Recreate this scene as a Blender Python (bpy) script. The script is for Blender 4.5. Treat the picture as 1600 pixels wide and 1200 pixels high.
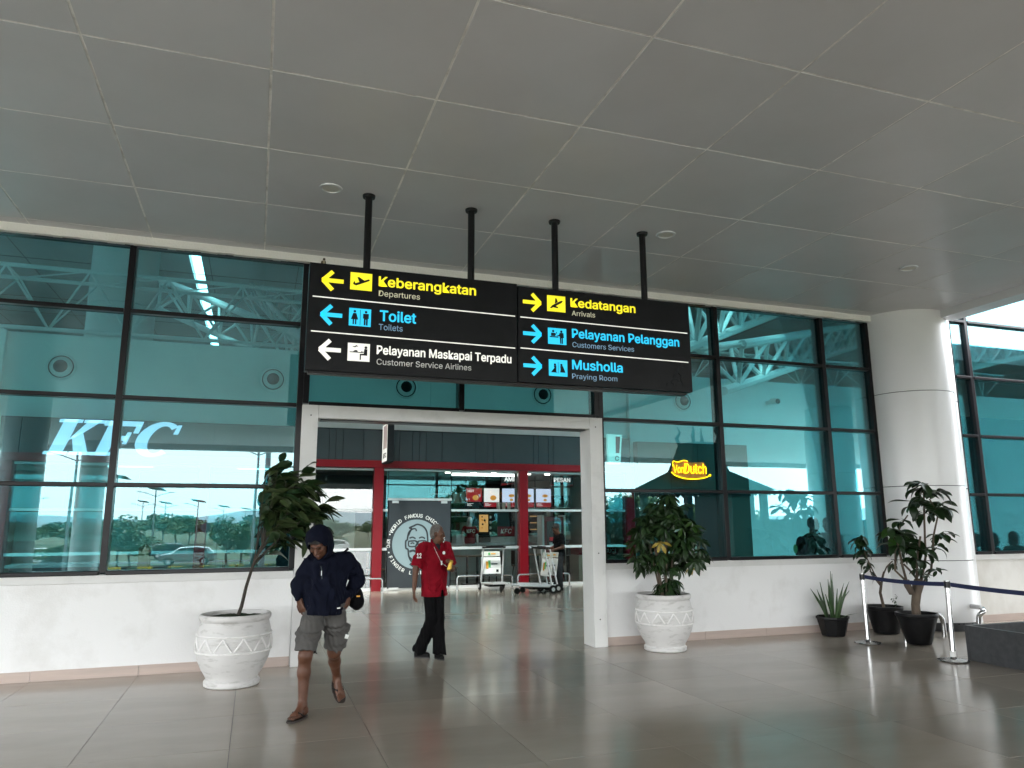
import bpy, math, random
import numpy as np
from mathutils import Vector, Matrix, Euler, Quaternion
R = math.radians
random.seed(7); np.random.seed(7)
for o in list(bpy.data.objects): bpy.data.objects.remove(o)
sc = bpy.context.scene
col = sc.collection

# ------------------------------------------------------------------ camera, sky, sun, exposure
cd = bpy.data.cameras.new('camera'); cam = bpy.data.objects.new('camera', cd); col.objects.link(cam)
cd.sensor_fit = 'HORIZONTAL'; cd.sensor_width = 36; cd.lens = 36 * 1150 / 1600
cd.clip_start = .05; cd.clip_end = 6000
_p, _y, _r = .1869, .3318, -.0041
fw = Vector((math.sin(_y)*math.cos(_p), math.cos(_y)*math.cos(_p), math.sin(_p)))
rt = Vector((math.cos(_y), -math.sin(_y), 0)); up = rt.cross(fw)
r2 = math.cos(_r)*rt + math.sin(_r)*up; u2 = -math.sin(_r)*rt + math.cos(_r)*up
cam.matrix_world = Matrix(((r2.x, u2.x, -fw.x, 0), (r2.y, u2.y, -fw.y, 0), (r2.z, u2.z, -fw.z, 1.6), (0, 0, 0, 1)))
sc.camera = cam

w = bpy.data.worlds.new('World'); sc.world = w; w.use_nodes = True
nt = w.node_tree; nt.nodes.clear()
SUN_EL, SUN_ROT = R(52), R(215)
sky = nt.nodes.new('ShaderNodeTexSky'); sky.sky_type = 'NISHITA'; sky.sun_disc = False
sky.sun_elevation = SUN_EL; sky.sun_rotation = SUN_ROT; sky.air_density = 1.2; sky.dust_density = 3; sky.ozone_density = 1
mixw = nt.nodes.new('ShaderNodeMixRGB'); mixw.inputs[0].default_value = .80
tc = nt.nodes.new('ShaderNodeTexCoord'); nz = nt.nodes.new('ShaderNodeTexNoise'); nz.inputs['Scale'].default_value = 2.2; nz.inputs['Detail'].default_value = 5
cr = nt.nodes.new('ShaderNodeValToRGB')
cr.color_ramp.elements[0].position = .3; cr.color_ramp.elements[0].color = (11.3, 11.9, 12.4, 1)
cr.color_ramp.elements[1].position = .75; cr.color_ramp.elements[1].color = (13.6, 13.8, 13.9, 1)
nt.links.new(tc.outputs['Generated'], nz.inputs['Vector']); nt.links.new(nz.outputs['Fac'], cr.inputs['Fac'])
nt.links.new(sky.outputs[0], mixw.inputs[1]); nt.links.new(cr.outputs[0], mixw.inputs[2])
bg = nt.nodes.new('ShaderNodeBackground'); bg.inputs['Strength'].default_value = .12
wo = nt.nodes.new('ShaderNodeOutputWorld')
nt.links.new(mixw.outputs[0], bg.inputs[0]); nt.links.new(bg.outputs[0], wo.inputs[0])

sd = bpy.data.lights.new('sun', 'SUN'); sd.energy = 1.5; sd.angle = R(14); sd.color = (1, .97, .92)
sun = bpy.data.objects.new('sun', sd); col.objects.link(sun)
sdir = Vector((math.sin(SUN_ROT)*math.cos(SUN_EL), math.cos(SUN_ROT)*math.cos(SUN_EL), math.sin(SUN_EL)))
sun.rotation_euler = sdir.to_track_quat('Z', 'Y').to_euler(); sun.location = (0, -20, 30)

sc.view_settings.view_transform = 'Standard'; sc.view_settings.look = 'None'
sc.view_settings.gamma = 1; sc.view_settings.use_curve_mapping = False
sc.view_settings.exposure = 3.0
sc.cycles.use_denoising = True
sc.cycles.max_bounces = 12; sc.cycles.diffuse_bounces = 5; sc.cycles.glossy_bounces = 6
sc.cycles.transparent_max_bounces = 24; sc.cycles.transmission_bounces = 4
sc.cycles.sample_clamp_indirect = 6; sc.cycles.caustics_reflective = False; sc.cycles.caustics_refractive = False

# ------------------------------------------------------------------ materials
def M(name, c, rough=.5, metal=0, c2=None, nscale=3, ndetail=4, lo=.35, hi=.7, bump=0, bscale=40, emis=0, ec=None, stretch=(1, 1, 1), spec=.5, coat=0, sheen=0, rvar=0):
    m = bpy.data.materials.new(name); m.use_nodes = True
    n = m.node_tree; b = n.nodes['Principled BSDF']
    b.inputs['Base Color'].default_value = (*c, 1); b.inputs['Roughness'].default_value = rough
    b.inputs['Metallic'].default_value = metal; b.inputs['Specular IOR Level'].default_value = spec
    if coat: b.inputs['Coat Weight'].default_value = coat; b.inputs['Coat Roughness'].default_value = .1
    if sheen: b.inputs['Sheen Weight'].default_value = sheen
    t = n.nodes.new('ShaderNodeTexCoord'); mp = n.nodes.new('ShaderNodeMapping'); mp.inputs['Scale'].default_value = stretch
    n.links.new(t.outputs['Object'], mp.inputs['Vector'])
    if c2 or rvar:
        z = n.nodes.new('ShaderNodeTexNoise'); z.inputs['Scale'].default_value = nscale; z.inputs['Detail'].default_value = ndetail; z.inputs['Roughness'].default_value = .62
        n.links.new(mp.outputs[0], z.inputs['Vector'])
    if c2:
        r = n.nodes.new('ShaderNodeValToRGB'); r.color_ramp.elements[0].position = lo; r.color_ramp.elements[1].position = hi
        r.color_ramp.elements[0].color = (*c, 1); r.color_ramp.elements[1].color = (*c2, 1)
        n.links.new(z.outputs['Fac'], r.inputs['Fac']); n.links.new(r.outputs[0], b.inputs['Base Color'])
    if rvar:
        mr = n.nodes.new('ShaderNodeMapRange'); mr.inputs['To Min'].default_value = max(0, rough-rvar); mr.inputs['To Max'].default_value = rough+rvar
        n.links.new(z.outputs['Fac'], mr.inputs['Value']); n.links.new(mr.outputs[0], b.inputs['Roughness'])
    if bump:
        z2 = n.nodes.new('ShaderNodeTexNoise'); z2.inputs['Scale'].default_value = bscale; z2.inputs['Detail'].default_value = 3
        n.links.new(mp.outputs[0], z2.inputs['Vector'])
        bm_ = n.nodes.new('ShaderNodeBump'); bm_.inputs['Strength'].default_value = bump; bm_.inputs['Distance'].default_value = .02
        n.links.new(z2.outputs['Fac'], bm_.inputs['Height']); n.links.new(bm_.outputs[0], b.inputs['Normal'])
    if emis:
        b.inputs['Emission Color'].default_value = (*(ec or c), 1); b.inputs['Emission Strength'].default_value = emis
    return m

def tonevar(m, amt, ramt=0):
    n = m.node_tree; b = n.nodes['Principled BSDF']; oi = n.nodes.new('ShaderNodeObjectInfo'); mr = n.nodes.new('ShaderNodeMapRange')
    mr.inputs['To Min'].default_value = 1-amt; mr.inputs['To Max'].default_value = 1+amt*.4; n.links.new(oi.outputs['Random'], mr.inputs['Value'])
    hs = n.nodes.new('ShaderNodeHueSaturation'); n.links.new(mr.outputs[0], hs.inputs['Value']); src = b.inputs['Base Color'].links[0].from_socket
    n.links.new(src, hs.inputs['Color']); n.links.new(hs.outputs[0], b.inputs['Base Color'])
def glassmat(name, tint, refl, rcol=(1, 1, 1), bump=0.0, bscale=1.2, fres=1.0):
    m = bpy.data.materials.new(name); m.use_nodes = True; n = m.node_tree; n.nodes.clear()
    o = n.nodes.new('ShaderNodeOutputMaterial'); mx = n.nodes.new('ShaderNodeMixShader')
    tr = n.nodes.new('ShaderNodeBsdfTransparent'); tr.inputs[0].default_value = (*tint, 1)
    gl = n.nodes.new('ShaderNodeBsdfGlossy'); gl.inputs['Color'].default_value = (*rcol, 1); gl.inputs['Roughness'].default_value = 0.0
    fr = n.nodes.new('ShaderNodeFresnel'); fr.inputs['IOR'].default_value = 1.5
    ml = n.nodes.new('ShaderNodeMath'); ml.operation = 'MULTIPLY_ADD'; ml.use_clamp = True
    ml.inputs[1].default_value = fres; ml.inputs[2].default_value = refl
    n.links.new(fr.outputs[0], ml.inputs[0]); n.links.new(ml.outputs[0], mx.inputs[0])
    n.links.new(tr.outputs[0], mx.inputs[1]); n.links.new(gl.outputs[0], mx.inputs[2]); n.links.new(mx.outputs[0], o.inputs[0])
    if bump:
        t = n.nodes.new('ShaderNodeTexCoord'); z = n.nodes.new('ShaderNodeTexNoise'); z.inputs['Scale'].default_value = bscale; z.inputs['Detail'].default_value = 1
        mp = n.nodes.new('ShaderNodeMapping'); mp.inputs['Scale'].default_value = (.6, 1, 1.6)
        bm_ = n.nodes.new('ShaderNodeBump'); bm_.inputs['Strength'].default_value = 1; bm_.inputs['Distance'].default_value = bump
        n.links.new(t.outputs['Object'], mp.inputs[0]); n.links.new(mp.outputs[0], z.inputs['Vector']); n.links.new(z.outputs['Fac'], bm_.inputs['Height'])
        n.links.new(bm_.outputs[0], gl.inputs['Normal'])
    return m

MT = dict(
 wall=M('white_wall_paint', (.80, .80, .80), .75, c2=(.64, .63, .61), nscale=1.8, ndetail=12, lo=.5, hi=.82, bump=.12, bscale=60),
 rwall=M('stained_wall_paint', (.70, .69, .66), .8, c2=(.45, .42, .36), nscale=1.3, ndetail=9, lo=.4, hi=.8, bump=.12, bscale=60, stretch=(1, 1, .6)),
 frame=M('door_frame_panel', (.66, .66, .65), .4, c2=(.5, .5, .49), nscale=4, lo=.55, hi=.9, rvar=.08),
 colm=M('column_panel', (.77, .775, .78), .30, c2=(.755, .76, .765), nscale=2.2, lo=.4, hi=.8, rvar=.06, spec=.6),
 ceil=M('ceiling_panel', (.65, .655, .672), .32, c2=(.585, .59, .60), nscale=.8, ndetail=5, lo=.3, hi=.75, rvar=.05, spec=.45),
 sealant=M('joint_sealant', (.92, .91, .88), .6, c2=(.60, .59, .56), nscale=6, ndetail=5, lo=.45, hi=.68),
 plaster=M('rough_white_plaster', (.88, .87, .84), .9, bump=.6, bscale=45),
 mull=M('dark_mullion', (.006, .0055, .007), .28, spec=.22),
 glass=glassmat('teal_glass', (.41, .745, .775), .050, (.80, .97, 1.0), bump=.0005, bscale=.9, fres=.8),
 clear=glassmat('shop_glass', (.93, .97, .96), .012, (1, 1, 1), bump=.0003, bscale=.8),
 tile=M('floor_tile', (.42, .37, .31), .15, c2=(.35, .305, .25), nscale=1.3, ndetail=10, lo=.3, hi=.75, stretch=(.7, 2.0, 1), rvar=.055, spec=.55),
 grout=M('grout', (.09, .085, .08), .8),
 skirt=M('skirting_tile', (.52, .42, .37), .35, c2=(.44, .36, .32), nscale=3, stretch=(.4, 1, 5)),
 black=M('black_metal', (.004, .004, .0045), .35, spec=.25),
 signb=M('sign_face_black', (.004, .0045, .0055), .35, c2=(.007, .0075, .009), nscale=3, spec=.16),
 chrome=M('brushed_steel', (.52, .52, .52), .2, 1, rvar=.05, c2=(.44, .44, .44), nscale=20, stretch=(1, 1, .2)),
 alu=M('white_aluminium', (.62, .63, .64), .35, .3),
 granite=M('dark_granite', (.032, .034, .038), .45, c2=(.055, .057, .06), nscale=14, ndetail=8, bump=.05),
 red=M('red_cladding', (.20, .003, .010), .35, spec=.3),
 slate=M('slate_cladding', (.030, .046, .054), .45, c2=(.038, .055, .063), nscale=2),
 dslate=M('door_film', (.026, .032, .04), .5, c2=(.034, .04, .048), nscale=3),
 iwall=M('interior_white_wall', (.78, .79, .78), .7, c2=(.70, .71, .70), nscale=1),
 wood=M('light_wood', (.30, .19, .11), .5, c2=(.22, .13, .07), nscale=6, stretch=(1, 8, 1)),
 beige=M('beige_wall', (.55, .44, .34), .6),
 pot=M('cast_white_pot', (.60, .59, .58), .75, c2=(.34, .33, .31), nscale=7, ndetail=14, lo=.52, hi=.78, bump=.10, bscale=90, stretch=(1, 1, 3.5)),
 bpot=M('black_plastic_pot', (.005, .005, .006), .45, c2=(.014, .014, .014), nscale=12, lo=.5, hi=.8, spec=.25),
 soil=M('soil', (.03, .022, .015), .95, bump=.8, bscale=80),
 moss=M('moss', (.012, .024, .006), .95, c2=(.022, .036, .010), nscale=50, bump=1, bscale=120),
 bark=M('bark', (.12, .09, .065), .9, c2=(.06, .045, .035), nscale=14, bump=.6, bscale=40, stretch=(1, 1, .4)),
 dbark=M('dark_twig', (.035, .028, .02), .8),
 leafd=M('leaf_dark_green', (.011, .028, .009), .38, c2=(.02, .046, .013), nscale=4, spec=.3),
 leafo=M('leaf_olive', (.036, .056, .020), .45, c2=(.055, .078, .03), nscale=6, spec=.25),
 leafb=M('leaf_bright', (.018, .052, .008), .4, c2=(.035, .08, .012), nscale=6, spec=.3),
 leafy=M('leaf_yellow', (.30, .22, .03), .5),
 blade=M('blade_leaf', (.018, .052, .013), .4, c2=(.038, .085, .02), nscale=8, stretch=(1, 1, .3)),
 tree=M('tree_foliage', (.045, .085, .022), .7, c2=(.075, .12, .03), nscale=.6),
 skin1=M('skin_dark', (.105, .045, .026), .45, c2=(.075, .031, .017), nscale=12, spec=.35),
 skin2=M('skin_brown', (.135, .06, .034), .5, c2=(.095, .04, .023), nscale=14, spec=.35),
 navy=M('navy_fabric', (.0024, .0034, .0095), .85, c2=(.0034, .005, .014), nscale=5, bump=.15, bscale=300, spec=.12),
 grey=M('grey_fabric', (.10, .096, .092), .9, c2=(.075, .073, .07), nscale=6, bump=.2, bscale=300, spec=.12),
 redf=M('red_fabric', (.21, .003, .012), .8, c2=(.16, .0025, .009), nscale=5, bump=.12, bscale=300, spec=.12),
 blackf=M('black_fabric', (.003, .003, .0035), .85, bump=.1, bscale=250, spec=.12),
 dgrey=M('charcoal_fabric', (.03, .032, .036), .85, spec=.12),
 teal_f=M('olive_jacket', (.10, .12, .10), .85, spec=.12),
 hairb=M('black_hair', (.008, .007, .006), .6, bump=.5, bscale=150),
 hairg=M('grey_hair', (.17, .155, .14), .8, c2=(.08, .072, .066), nscale=40, bump=.4, bscale=160),
 eye=M('eye_dark', (.01, .008, .006), .2),
 eyew=M('eye_white', (.16, .14, .12), .4),
 lip=M('lip', (.06, .024, .019), .6),
 rubber=M('black_rubber', (.005, .005, .005), .6, spec=.2),
 sole=M('sandal_sole', (.03, .022, .018), .7),
 gold=M('gold_paper', (.65, .42, .07), .35, .5),
 white=M('white_print', (.78, .78, .76), .6),
 blue=M('blue_belt', (.004, .011, .055), .7),
 ysign=M('yellow_lit_letter', (.80, .68, .02), .5, emis=.10, ec=(1, .86, .02)),
 csign=M('cyan_lit_letter', (.02, .42, .70), .5, emis=.10, ec=(.02, .62, 1)),
 wsign=M('white_lit_letter', (.75, .75, .70), .5, emis=.08, ec=(1, .98, .9)),
 paleblue=M('pale_blue_letter', (.25, .42, .6), .5, emis=.02, ec=(.4, .7, 1)),
 paley=M('pale_yellow_letter', (.7, .68, .5), .5, emis=.03, ec=(1, .95, .7)),
 kfcl=M('lit_blue_white_letter', (.6, .6, .62), .4, emis=.20, ec=(.9, .72, .95)),
 neon=M('yellow_neon', (.9, .5, .02), .4, emis=2.2, ec=(1, .20, .0)),
 orange=M('orange_back_glow', (.6, .2, .02), .5, emis=.10, ec=(1, .10, .0)),
 lamp=M('lit_downlight', (.9, .88, .8), .5, emis=1.5, ec=(1, .93, .8)),
 tube=M('lit_strip', (.9, .9, .9), .5, emis=.6, ec=(.92, 1, .97)),
 warm=M('warm_lit_case', (.8, .5, .2), .5, emis=.06, ec=(1, .5, .15)),
 scrb=M('screen_pale', (.3, .35, .5), .3, emis=.11, ec=(.66, .76, 1.0), c2=(.3, .35, .5), nscale=3),
 scrr=M('screen_red', (.3, .01, .02), .3, emis=.03, ec=(.8, .02, .04)),
 scrd=M('screen_dark', (.01, .01, .02), .2),
 scro=M('screen_food', (.6, .3, .05), .4, emis=.05, ec=(1, .45, .08)),
 scrw=M('screen_white', (.7, .7, .7), .4, emis=.09, ec=(1, 1, 1)),
 asphalt=M('asphalt', (.055, .055, .057), .9, c2=(.075, .075, .075), nscale=.3, bump=.2, bscale=20),
 road=M('concrete_road', (.46, .45, .43), .85, c2=(.40, .39, .375), nscale=.2),
 ground=M('ground_grass', (.05, .072, .028), .95, c2=(.08, .082, .045), nscale=.15),
 kyel=M('kerb_yellow', (.65, .42, .03), .7), kblk=M('kerb_black', (.02, .02, .02), .7),
 hill=M('hazed_hill', (.20, .26, .29), 1), far=M('far_building', (.45, .45, .44), .8),  # hill colour paled and blued: distance haze put into the colour
 silver=M('silver_car_paint', (.42, .44, .46), .25, .6, coat=.6), carw=M('car_window', (.012, .015, .016), .08),
 dcar=M('dark_car_paint', (.02, .025, .035), .25, .3, coat=.6), wcar=M('white_car_paint', (.7, .7, .7), .3, coat=.5),
 solar=M('solar_panel', (.01, .012, .03), .2), pole=M('lamp_pole', (.17, .18, .18), .5, .6),
 roofp=M('pavilion_shingle', (.035, .038, .03), .8, c2=(.055, .055, .045), nscale=10),
 bwood=M('brown_wood', (.07, .045, .028), .6),
 truss=M('white_truss_tube', (.82, .84, .84), .45),
 roofi=M('hall_roof_panel', (.36, .37, .37), .4, c2=(.30, .31, .31), nscale=.7),
 counter=M('grey_counter', (.42, .44, .43), .4), cream=M('cream_board', (.62, .62, .56), .5),
 brownb=M('bird_brown', (.10, .075, .04), .8, c2=(.05, .035, .02), nscale=60), birdt=M('bird_belly', (.32, .27, .18), .8),
 green=M('green_print', (.10, .40, .12), .5), orp=M('orange_print', (.75, .35, .03), .5), ink=M('dark_ink', (.006, .008, .010), .5, spec=.2),
  relief=M('highlit_moulding', (.80, .79, .78), .7, c2=(.55, .54, .52), nscale=9, ndetail=10, lo=.5, hi=.8),  # paler than the bowl: light catching the relief is put into the colour
 olive=M('olive_grey_cladding', (.045, .055, .045), .5, spec=.3),
 logo=M('logo_pale_film', (.26, .34, .37), .5),
)

tonevar(MT['tile'], .10); tonevar(MT['ceil'], .05)
# ------------------------------------------------------------------ builders
def tag(o, label=None, cat=None, group=None, kind=None):
    if label: o['label'] = label
    if cat: o['category'] = cat
    if group: o['group'] = group
    if kind: o['kind'] = kind
    return o
def empty(name, loc=(0, 0, 0), rz=0, label=None, cat=None, group=None):
    o = bpy.data.objects.new(name, None); col.objects.link(o); o.location = loc; o.rotation_euler = (0, 0, rz); o.empty_display_size = .1
    return tag(o, label, cat, group)
def mkobj(name, me, mats, parent=None, smooth=False):
    if not isinstance(mats, (list, tuple)): mats = [mats]
    if not me.materials:
        for m in mats: me.materials.append(m)
    if smooth: me.shade_smooth()
    o = bpy.data.objects.new(name, me); col.objects.link(o)
    if parent: o.parent = parent
    return o
def kids(o): return [c for c in bpy.data.objects if c.parent == o]
def build_children_map():
    d = {}
    for c in bpy.data.objects:
        if c.parent: d.setdefault(c.parent.name, []).append(c)
    return d
def copytree(o, cm=None, parent=None):
    cm = cm or build_children_map()
    c = o.copy(); col.objects.link(c)
    if parent: c.parent = parent
    for ch in cm.get(o.name, []): copytree(ch, cm, c)
    return c

class MB:
    def __init__(s): s.v = []; s.f = []; s.m = []; s.mi = 0
    def add(s, vs, fs):
        b = len(s.v); s.v += [tuple(v) for v in vs]; s.f += [tuple(i+b for i in f) for f in fs]; s.m += [s.mi]*len(fs); return s
    def box(s, x0, x1, y0, y1, z0, z1, bev=0, rot=None, c=None):
        vs = [(x, y, z) for z in (z0, z1) for x, y in ((x0, y0), (x1, y0), (x1, y1), (x0, y1))]
        fs = [(0, 3, 2, 1), (4, 5, 6, 7), (0, 1, 5, 4), (1, 2, 6, 5), (2, 3, 7, 6), (3, 0, 4, 7)]
        if rot is not None:
            cc = Vector(c if c else ((x0+x1)/2, (y0+y1)/2, (z0+z1)/2)); vs = [rot @ (Vector(v)-cc)+cc for v in vs]
        return s.add(vs, fs)
    def cyl(s, a, b, ra, rb=None, n=12, cap=True):
        rb = ra if rb is None else rb; a = Vector(a); b = Vector(b); d = (b-a)
        q = d.to_track_quat('Z', 'Y') if d.length > 1e-9 else Quaternion()
        vs = []
        for p, r in ((a, ra), (b, rb)):
            for i in range(n):
                t = 2*math.pi*i/n; vs.append(p+q @ Vector((r*math.cos(t), r*math.sin(t), 0)))
        fs = [(i, (i+1) % n, n+(i+1) % n, n+i) for i in range(n)]
        if cap: fs += [tuple(range(n-1, -1, -1)), tuple(range(n, 2*n))]
        return s.add(vs, fs)
    def tube(s, pts, r, n=8, cap=True):
        pts = [Vector(p) for p in pts]; rs = r if isinstance(r, (list, tuple)) else [r]*len(pts)
        vs = []; prev = None
        for i, p in enumerate(pts):
            t = (pts[min(i+1, len(pts)-1)]-pts[max(i-1, 0)]).normalized()
            if prev is None:
                x = t.orthogonal().normalized()
            else:
                x = (prev-t*prev.dot(t)).normalized()
            prev = x; y = t.cross(x)
            vs += [p+(x*math.cos(2*math.pi*k/n)+y*math.sin(2*math.pi*k/n))*rs[i] for k in range(n)]
        fs = []
        for i in range(len(pts)-1):
            for k in range(n): fs.append((i*n+k, i*n+(k+1) % n, (i+1)*n+(k+1) % n, (i+1)*n+k))
        if cap: fs += [tuple(range(n-1, -1, -1)), tuple((len(pts)-1)*n+k for k in range(n))]
        return s.add(vs, fs)
    def lathe(s, prof, n=32, c=(0, 0, 0), closed=False):
        vs = []
        for r, z in prof:
            for k in range(n): t = 2*math.pi*k/n; vs.append((c[0]+r*math.cos(t), c[1]+r*math.sin(t), c[2]+z))
        fs = []
        for i in range(len(prof)-1):
            for k in range(n): fs.append((i*n+k, i*n+(k+1) % n, (i+1)*n+(k+1) % n, (i+1)*n+k))
        if closed: fs += [tuple(range(n-1, -1, -1)), tuple((len(prof)-1)*n+k for k in range(n))]
        return s.add(vs, fs)
    def ball(s, c, r, n=10, m=6):
        r = (r, r, r) if not isinstance(r, (tuple, list)) else r; vs = []; fs = []
        for i in range(m+1):
            ph = math.pi*i/m
            for k in range(n): t = 2*math.pi*k/n; vs.append((c[0]+r[0]*math.sin(ph)*math.cos(t), c[1]+r[1]*math.sin(ph)*math.sin(t), c[2]-r[2]*math.cos(ph)))
        for i in range(m):
            for k in range(n): fs.append((i*n+k, i*n+(k+1) % n, (i+1)*n+(k+1) % n, (i+1)*n+k))
        return s.add(vs, fs)
    def prism(s, poly, y0, y1):   # polygon in the xz plane, extruded along y
        n = len(poly); vs = [(x, y0, z) for x, z in poly]+[(x, y1, z) for x, z in poly]
        return s.add(vs, [tuple(range(n)), tuple(range(2*n-1, n-1, -1))]+[(i, n+i, n+(i+1) % n, (i+1) % n) for i in range(n)])
    def quad(s, a, b, c, d): return s.add([a, b, c, d], [(0, 1, 2, 3)])
    def mesh(s, name):
        me = bpy.data.meshes.new(name); me.from_pydata(s.v, [], s.f)
        if any(s.m): me.polygons.foreach_set('material_index', s.m)
        me.update(); return me
    def build(s, name, mats, parent=None, smooth=False, bev=0, bseg=2):
        o = mkobj(name, s.mesh(name), mats, parent)
        import bmesh
        bm = bmesh.new(); bm.from_mesh(o.data); bmesh.ops.remove_doubles(bm, verts=bm.verts, dist=1e-6)
        bmesh.ops.recalc_face_normals(bm, faces=bm.faces)
        if bev: bmesh.ops.bevel(bm, geom=[e for e in bm.edges if len(e.link_faces) == 2 and e.calc_face_angle(0) > .6], offset=bev, segments=bseg, affect='EDGES', profile=.6)
        bm.to_mesh(o.data); bm.free()
        if smooth: o.data.shade_smooth(); o.data.set_sharp_from_angle(angle=R(42))
        return o

FONT = None
try:
    import os
    _f = os.path.join(bpy.utils.system_resource('DATAFILES'), 'fonts', 'Inter.woff2')
    if os.path.exists(_f): FONT = bpy.data.fonts.load(_f)
except Exception: FONT = None
def text(name, s, x, z, y, height=None, width=None, bold=0, mat=None, parent=None, extr=.004, shear=0, rz=0, align='LEFT', loc=None):
    c = bpy.data.curves.new(name, 'FONT'); c.body = s; c.size = 1; c.font = FONT or c.font; c.extrude = 0; c.shear = shear; c.align_x = align; c.resolution_u = 3
    o = bpy.data.objects.new('t', c); col.objects.link(o)
    bpy.context.view_layer.update(); me = bpy.data.meshes.new_from_object(o.evaluated_get(bpy.context.evaluated_depsgraph_get()))
    bpy.data.objects.remove(o)
    co = np.empty(len(me.vertices)*3, np.float32); me.vertices.foreach_get('co', co); co = co.reshape(-1, 3)
    cap = CAPH
    sz = (height/cap) if height else 1
    sx = (width/(co[:, 0].max()-co[:, 0].min())) if width else sz
    off = co[:, 0].min() if align == 'LEFT' else 0
    if width: sx = width/(co[:, 0].max()-co[:, 0].min()+2*bold)
    out = np.stack([(co[:, 0]-off)*sx, np.zeros(len(co)), co[:, 1]*sz], 1).astype(np.float32)
    me.vertices.foreach_set('co', out.ravel()); me.update()
    import bmesh
    bm = bmesh.new(); bm.from_mesh(me); bmesh.ops.remove_doubles(bm, verts=bm.verts, dist=1e-5)
    r = bmesh.ops.extrude_face_region(bm, geom=bm.faces[:]); bmesh.ops.translate(bm, verts=[e for e in r['geom'] if isinstance(e, bmesh.types.BMVert)], vec=(0, -extr, 0))
    if bold:   # heavier strokes: the glyphs are thickened by slightly shifted layers
        src = bm.copy()
        for q, (a_, b_) in enumerate(((1, 0), (-1, 0), (0, .8), (0, -.8), (.7, .6), (-.7, .6), (.7, -.6), (-.7, -.6))):
            g2_ = src.copy(); bmesh.ops.translate(g2_, verts=g2_.verts, vec=(a_*bold*sx, -.00008*(q+1), b_*bold*sz)); tm = bpy.data.meshes.new('x'); g2_.to_mesh(tm); bm.from_mesh(tm); g2_.free(); bpy.data.meshes.remove(tm)
        src.free()
    bmesh.ops.recalc_face_normals(bm, faces=bm.faces); bm.to_mesh(me); bm.free()
    me.materials.clear(); ob = mkobj(name, me, mat, parent); ob.location = (x, y, z); ob.rotation_euler = (0, 0, rz)
    return ob

def _caph():
    c = bpy.data.curves.new('x', 'FONT'); c.body = 'H'; c.font = FONT or c.font; o = bpy.data.objects.new('x', c); col.objects.link(o); bpy.context.view_layer.update(); h = o.dimensions.y; bpy.data.objects.remove(o); return h if h > .1 else .729
CAPH = _caph()
# ------------------------------------------------------------------ the setting
WY = 9.27; CZ = 4.95
g = MB(); g.box(-14, 46, -8.3, 30, -.2, -.016); tag(g.build('floor', MT['grout']), kind='structure')
floor = bpy.data.objects['floor']
tb = MB(); tb.box(-.5065, .5065, -.5065, .5065, -.012, 0)
tile_me = tb.mesh('floor_tile'); tile_me.materials.append(MT['tile'])
# one tile mesh, each tile laid separately
rest = MB(); TX0, TY0, TS = -.08, 6.08, 1.017
for i in range(-13, 44):
    for j in range(-14, 23):
        x = TX0+(i+.5)*TS; y = TY0+(j+.5)*TS
        near = (0 <= j+5 and y < WY+.3 and -3 < x < 9.6 and y > 3.0) or (WY+.3 <= y < 18.7 and .3+.08*(y-9) -.6 < x < 4.6+(y-9)*.46+.4)
        if near:
            o = bpy.data.objects.new('tile', tile_me); col.objects.link(o); o.parent = floor
            o.location = (x, y, 0); o.rotation_euler = (random.gauss(0, .0005), random.gauss(0, .0005), random.choice((0, math.pi)))
        else:
            rest.box(x-.5065, x+.5065, y-.5065, y+.5065, -.012, 0)
tag(rest.build('tile_field', MT['tile'], floor), kind='stuff')

# canopy ceiling: a grid of metal panels with sealed joints
ce = MB(); ce.box(-16, 10.6, -16, WY+.2, CZ-.0045, CZ+.25); ceiling = tag(ce.build('canopy_ceiling', MT['sealant']), kind='structure')
PX, PY = 1.261, 1.245
pm = MB(); pm.box(-PX/2+.010, PX/2-.010, -PY/2+.010, PY/2-.010, 0, .012); pme = pm.build('panel', MT['ceil'], ceiling, bev=.002)
pme_me = pme.data; bpy.data.objects.remove(pme)
rest = MB()
for i in range(-12, 9):
    for j in range(-16, 4):
        x = -1.335+(i+.5)*PX; y = 4.037+(j+.5)*PY
        if j >= -4 and x > -4 and not (j < -1 and x < -2.7):
            o = bpy.data.objects.new('panel', pme_me); col.objects.link(o); o.parent = ceiling
            o.location = (x, y, CZ-.0085+random.uniform(-.0008, .0004)); o.rotation_euler = (random.uniform(-.0012, .0012), random.uniform(-.0012, .0012), random.choice((0, math.pi)))
        else:
            rest.box(x-PX/2+.006, x+PX/2-.006, y-PY/2+.006, y+PY/2-.006, CZ-.008, CZ+.003)
tag(rest.build('panel_field', MT['ceil'], ceiling), kind='stuff')
for i in range(-12, 9):   # cut strips against the facade, and along the canopy edge
    x = -1.335+(i+.5)*PX
    MB().box(x-PX/2+.006, x+PX/2-.006, 9.023, WY-.07, CZ-.008, CZ+.003).build('panel', MT['ceil'], ceiling)
for j in range(-4, 4):
    y = 4.037+(j+.5)*PY
    MB().box(10.02, 10.24, y-PY/2+.006, y+PY/2-.006, CZ-.008, CZ+.003).build('panel', MT['ceil'], ceiling)
# white plaster band where the ceiling meets the glass
band = MB()
n = 260
for k in range(n):
    x0 = -14+24*k/n; x1 = x0+24/n; d = random.uniform(0, .010)
    band.box(x0, x1, WY-.09-d*.4, WY+.02, CZ-.10-d, CZ-.002)
tag(band.build('plaster_band', MT['plaster']), 'rough white plaster band between the canopy ceiling and the top of the glass', 'plaster trim')
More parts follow.
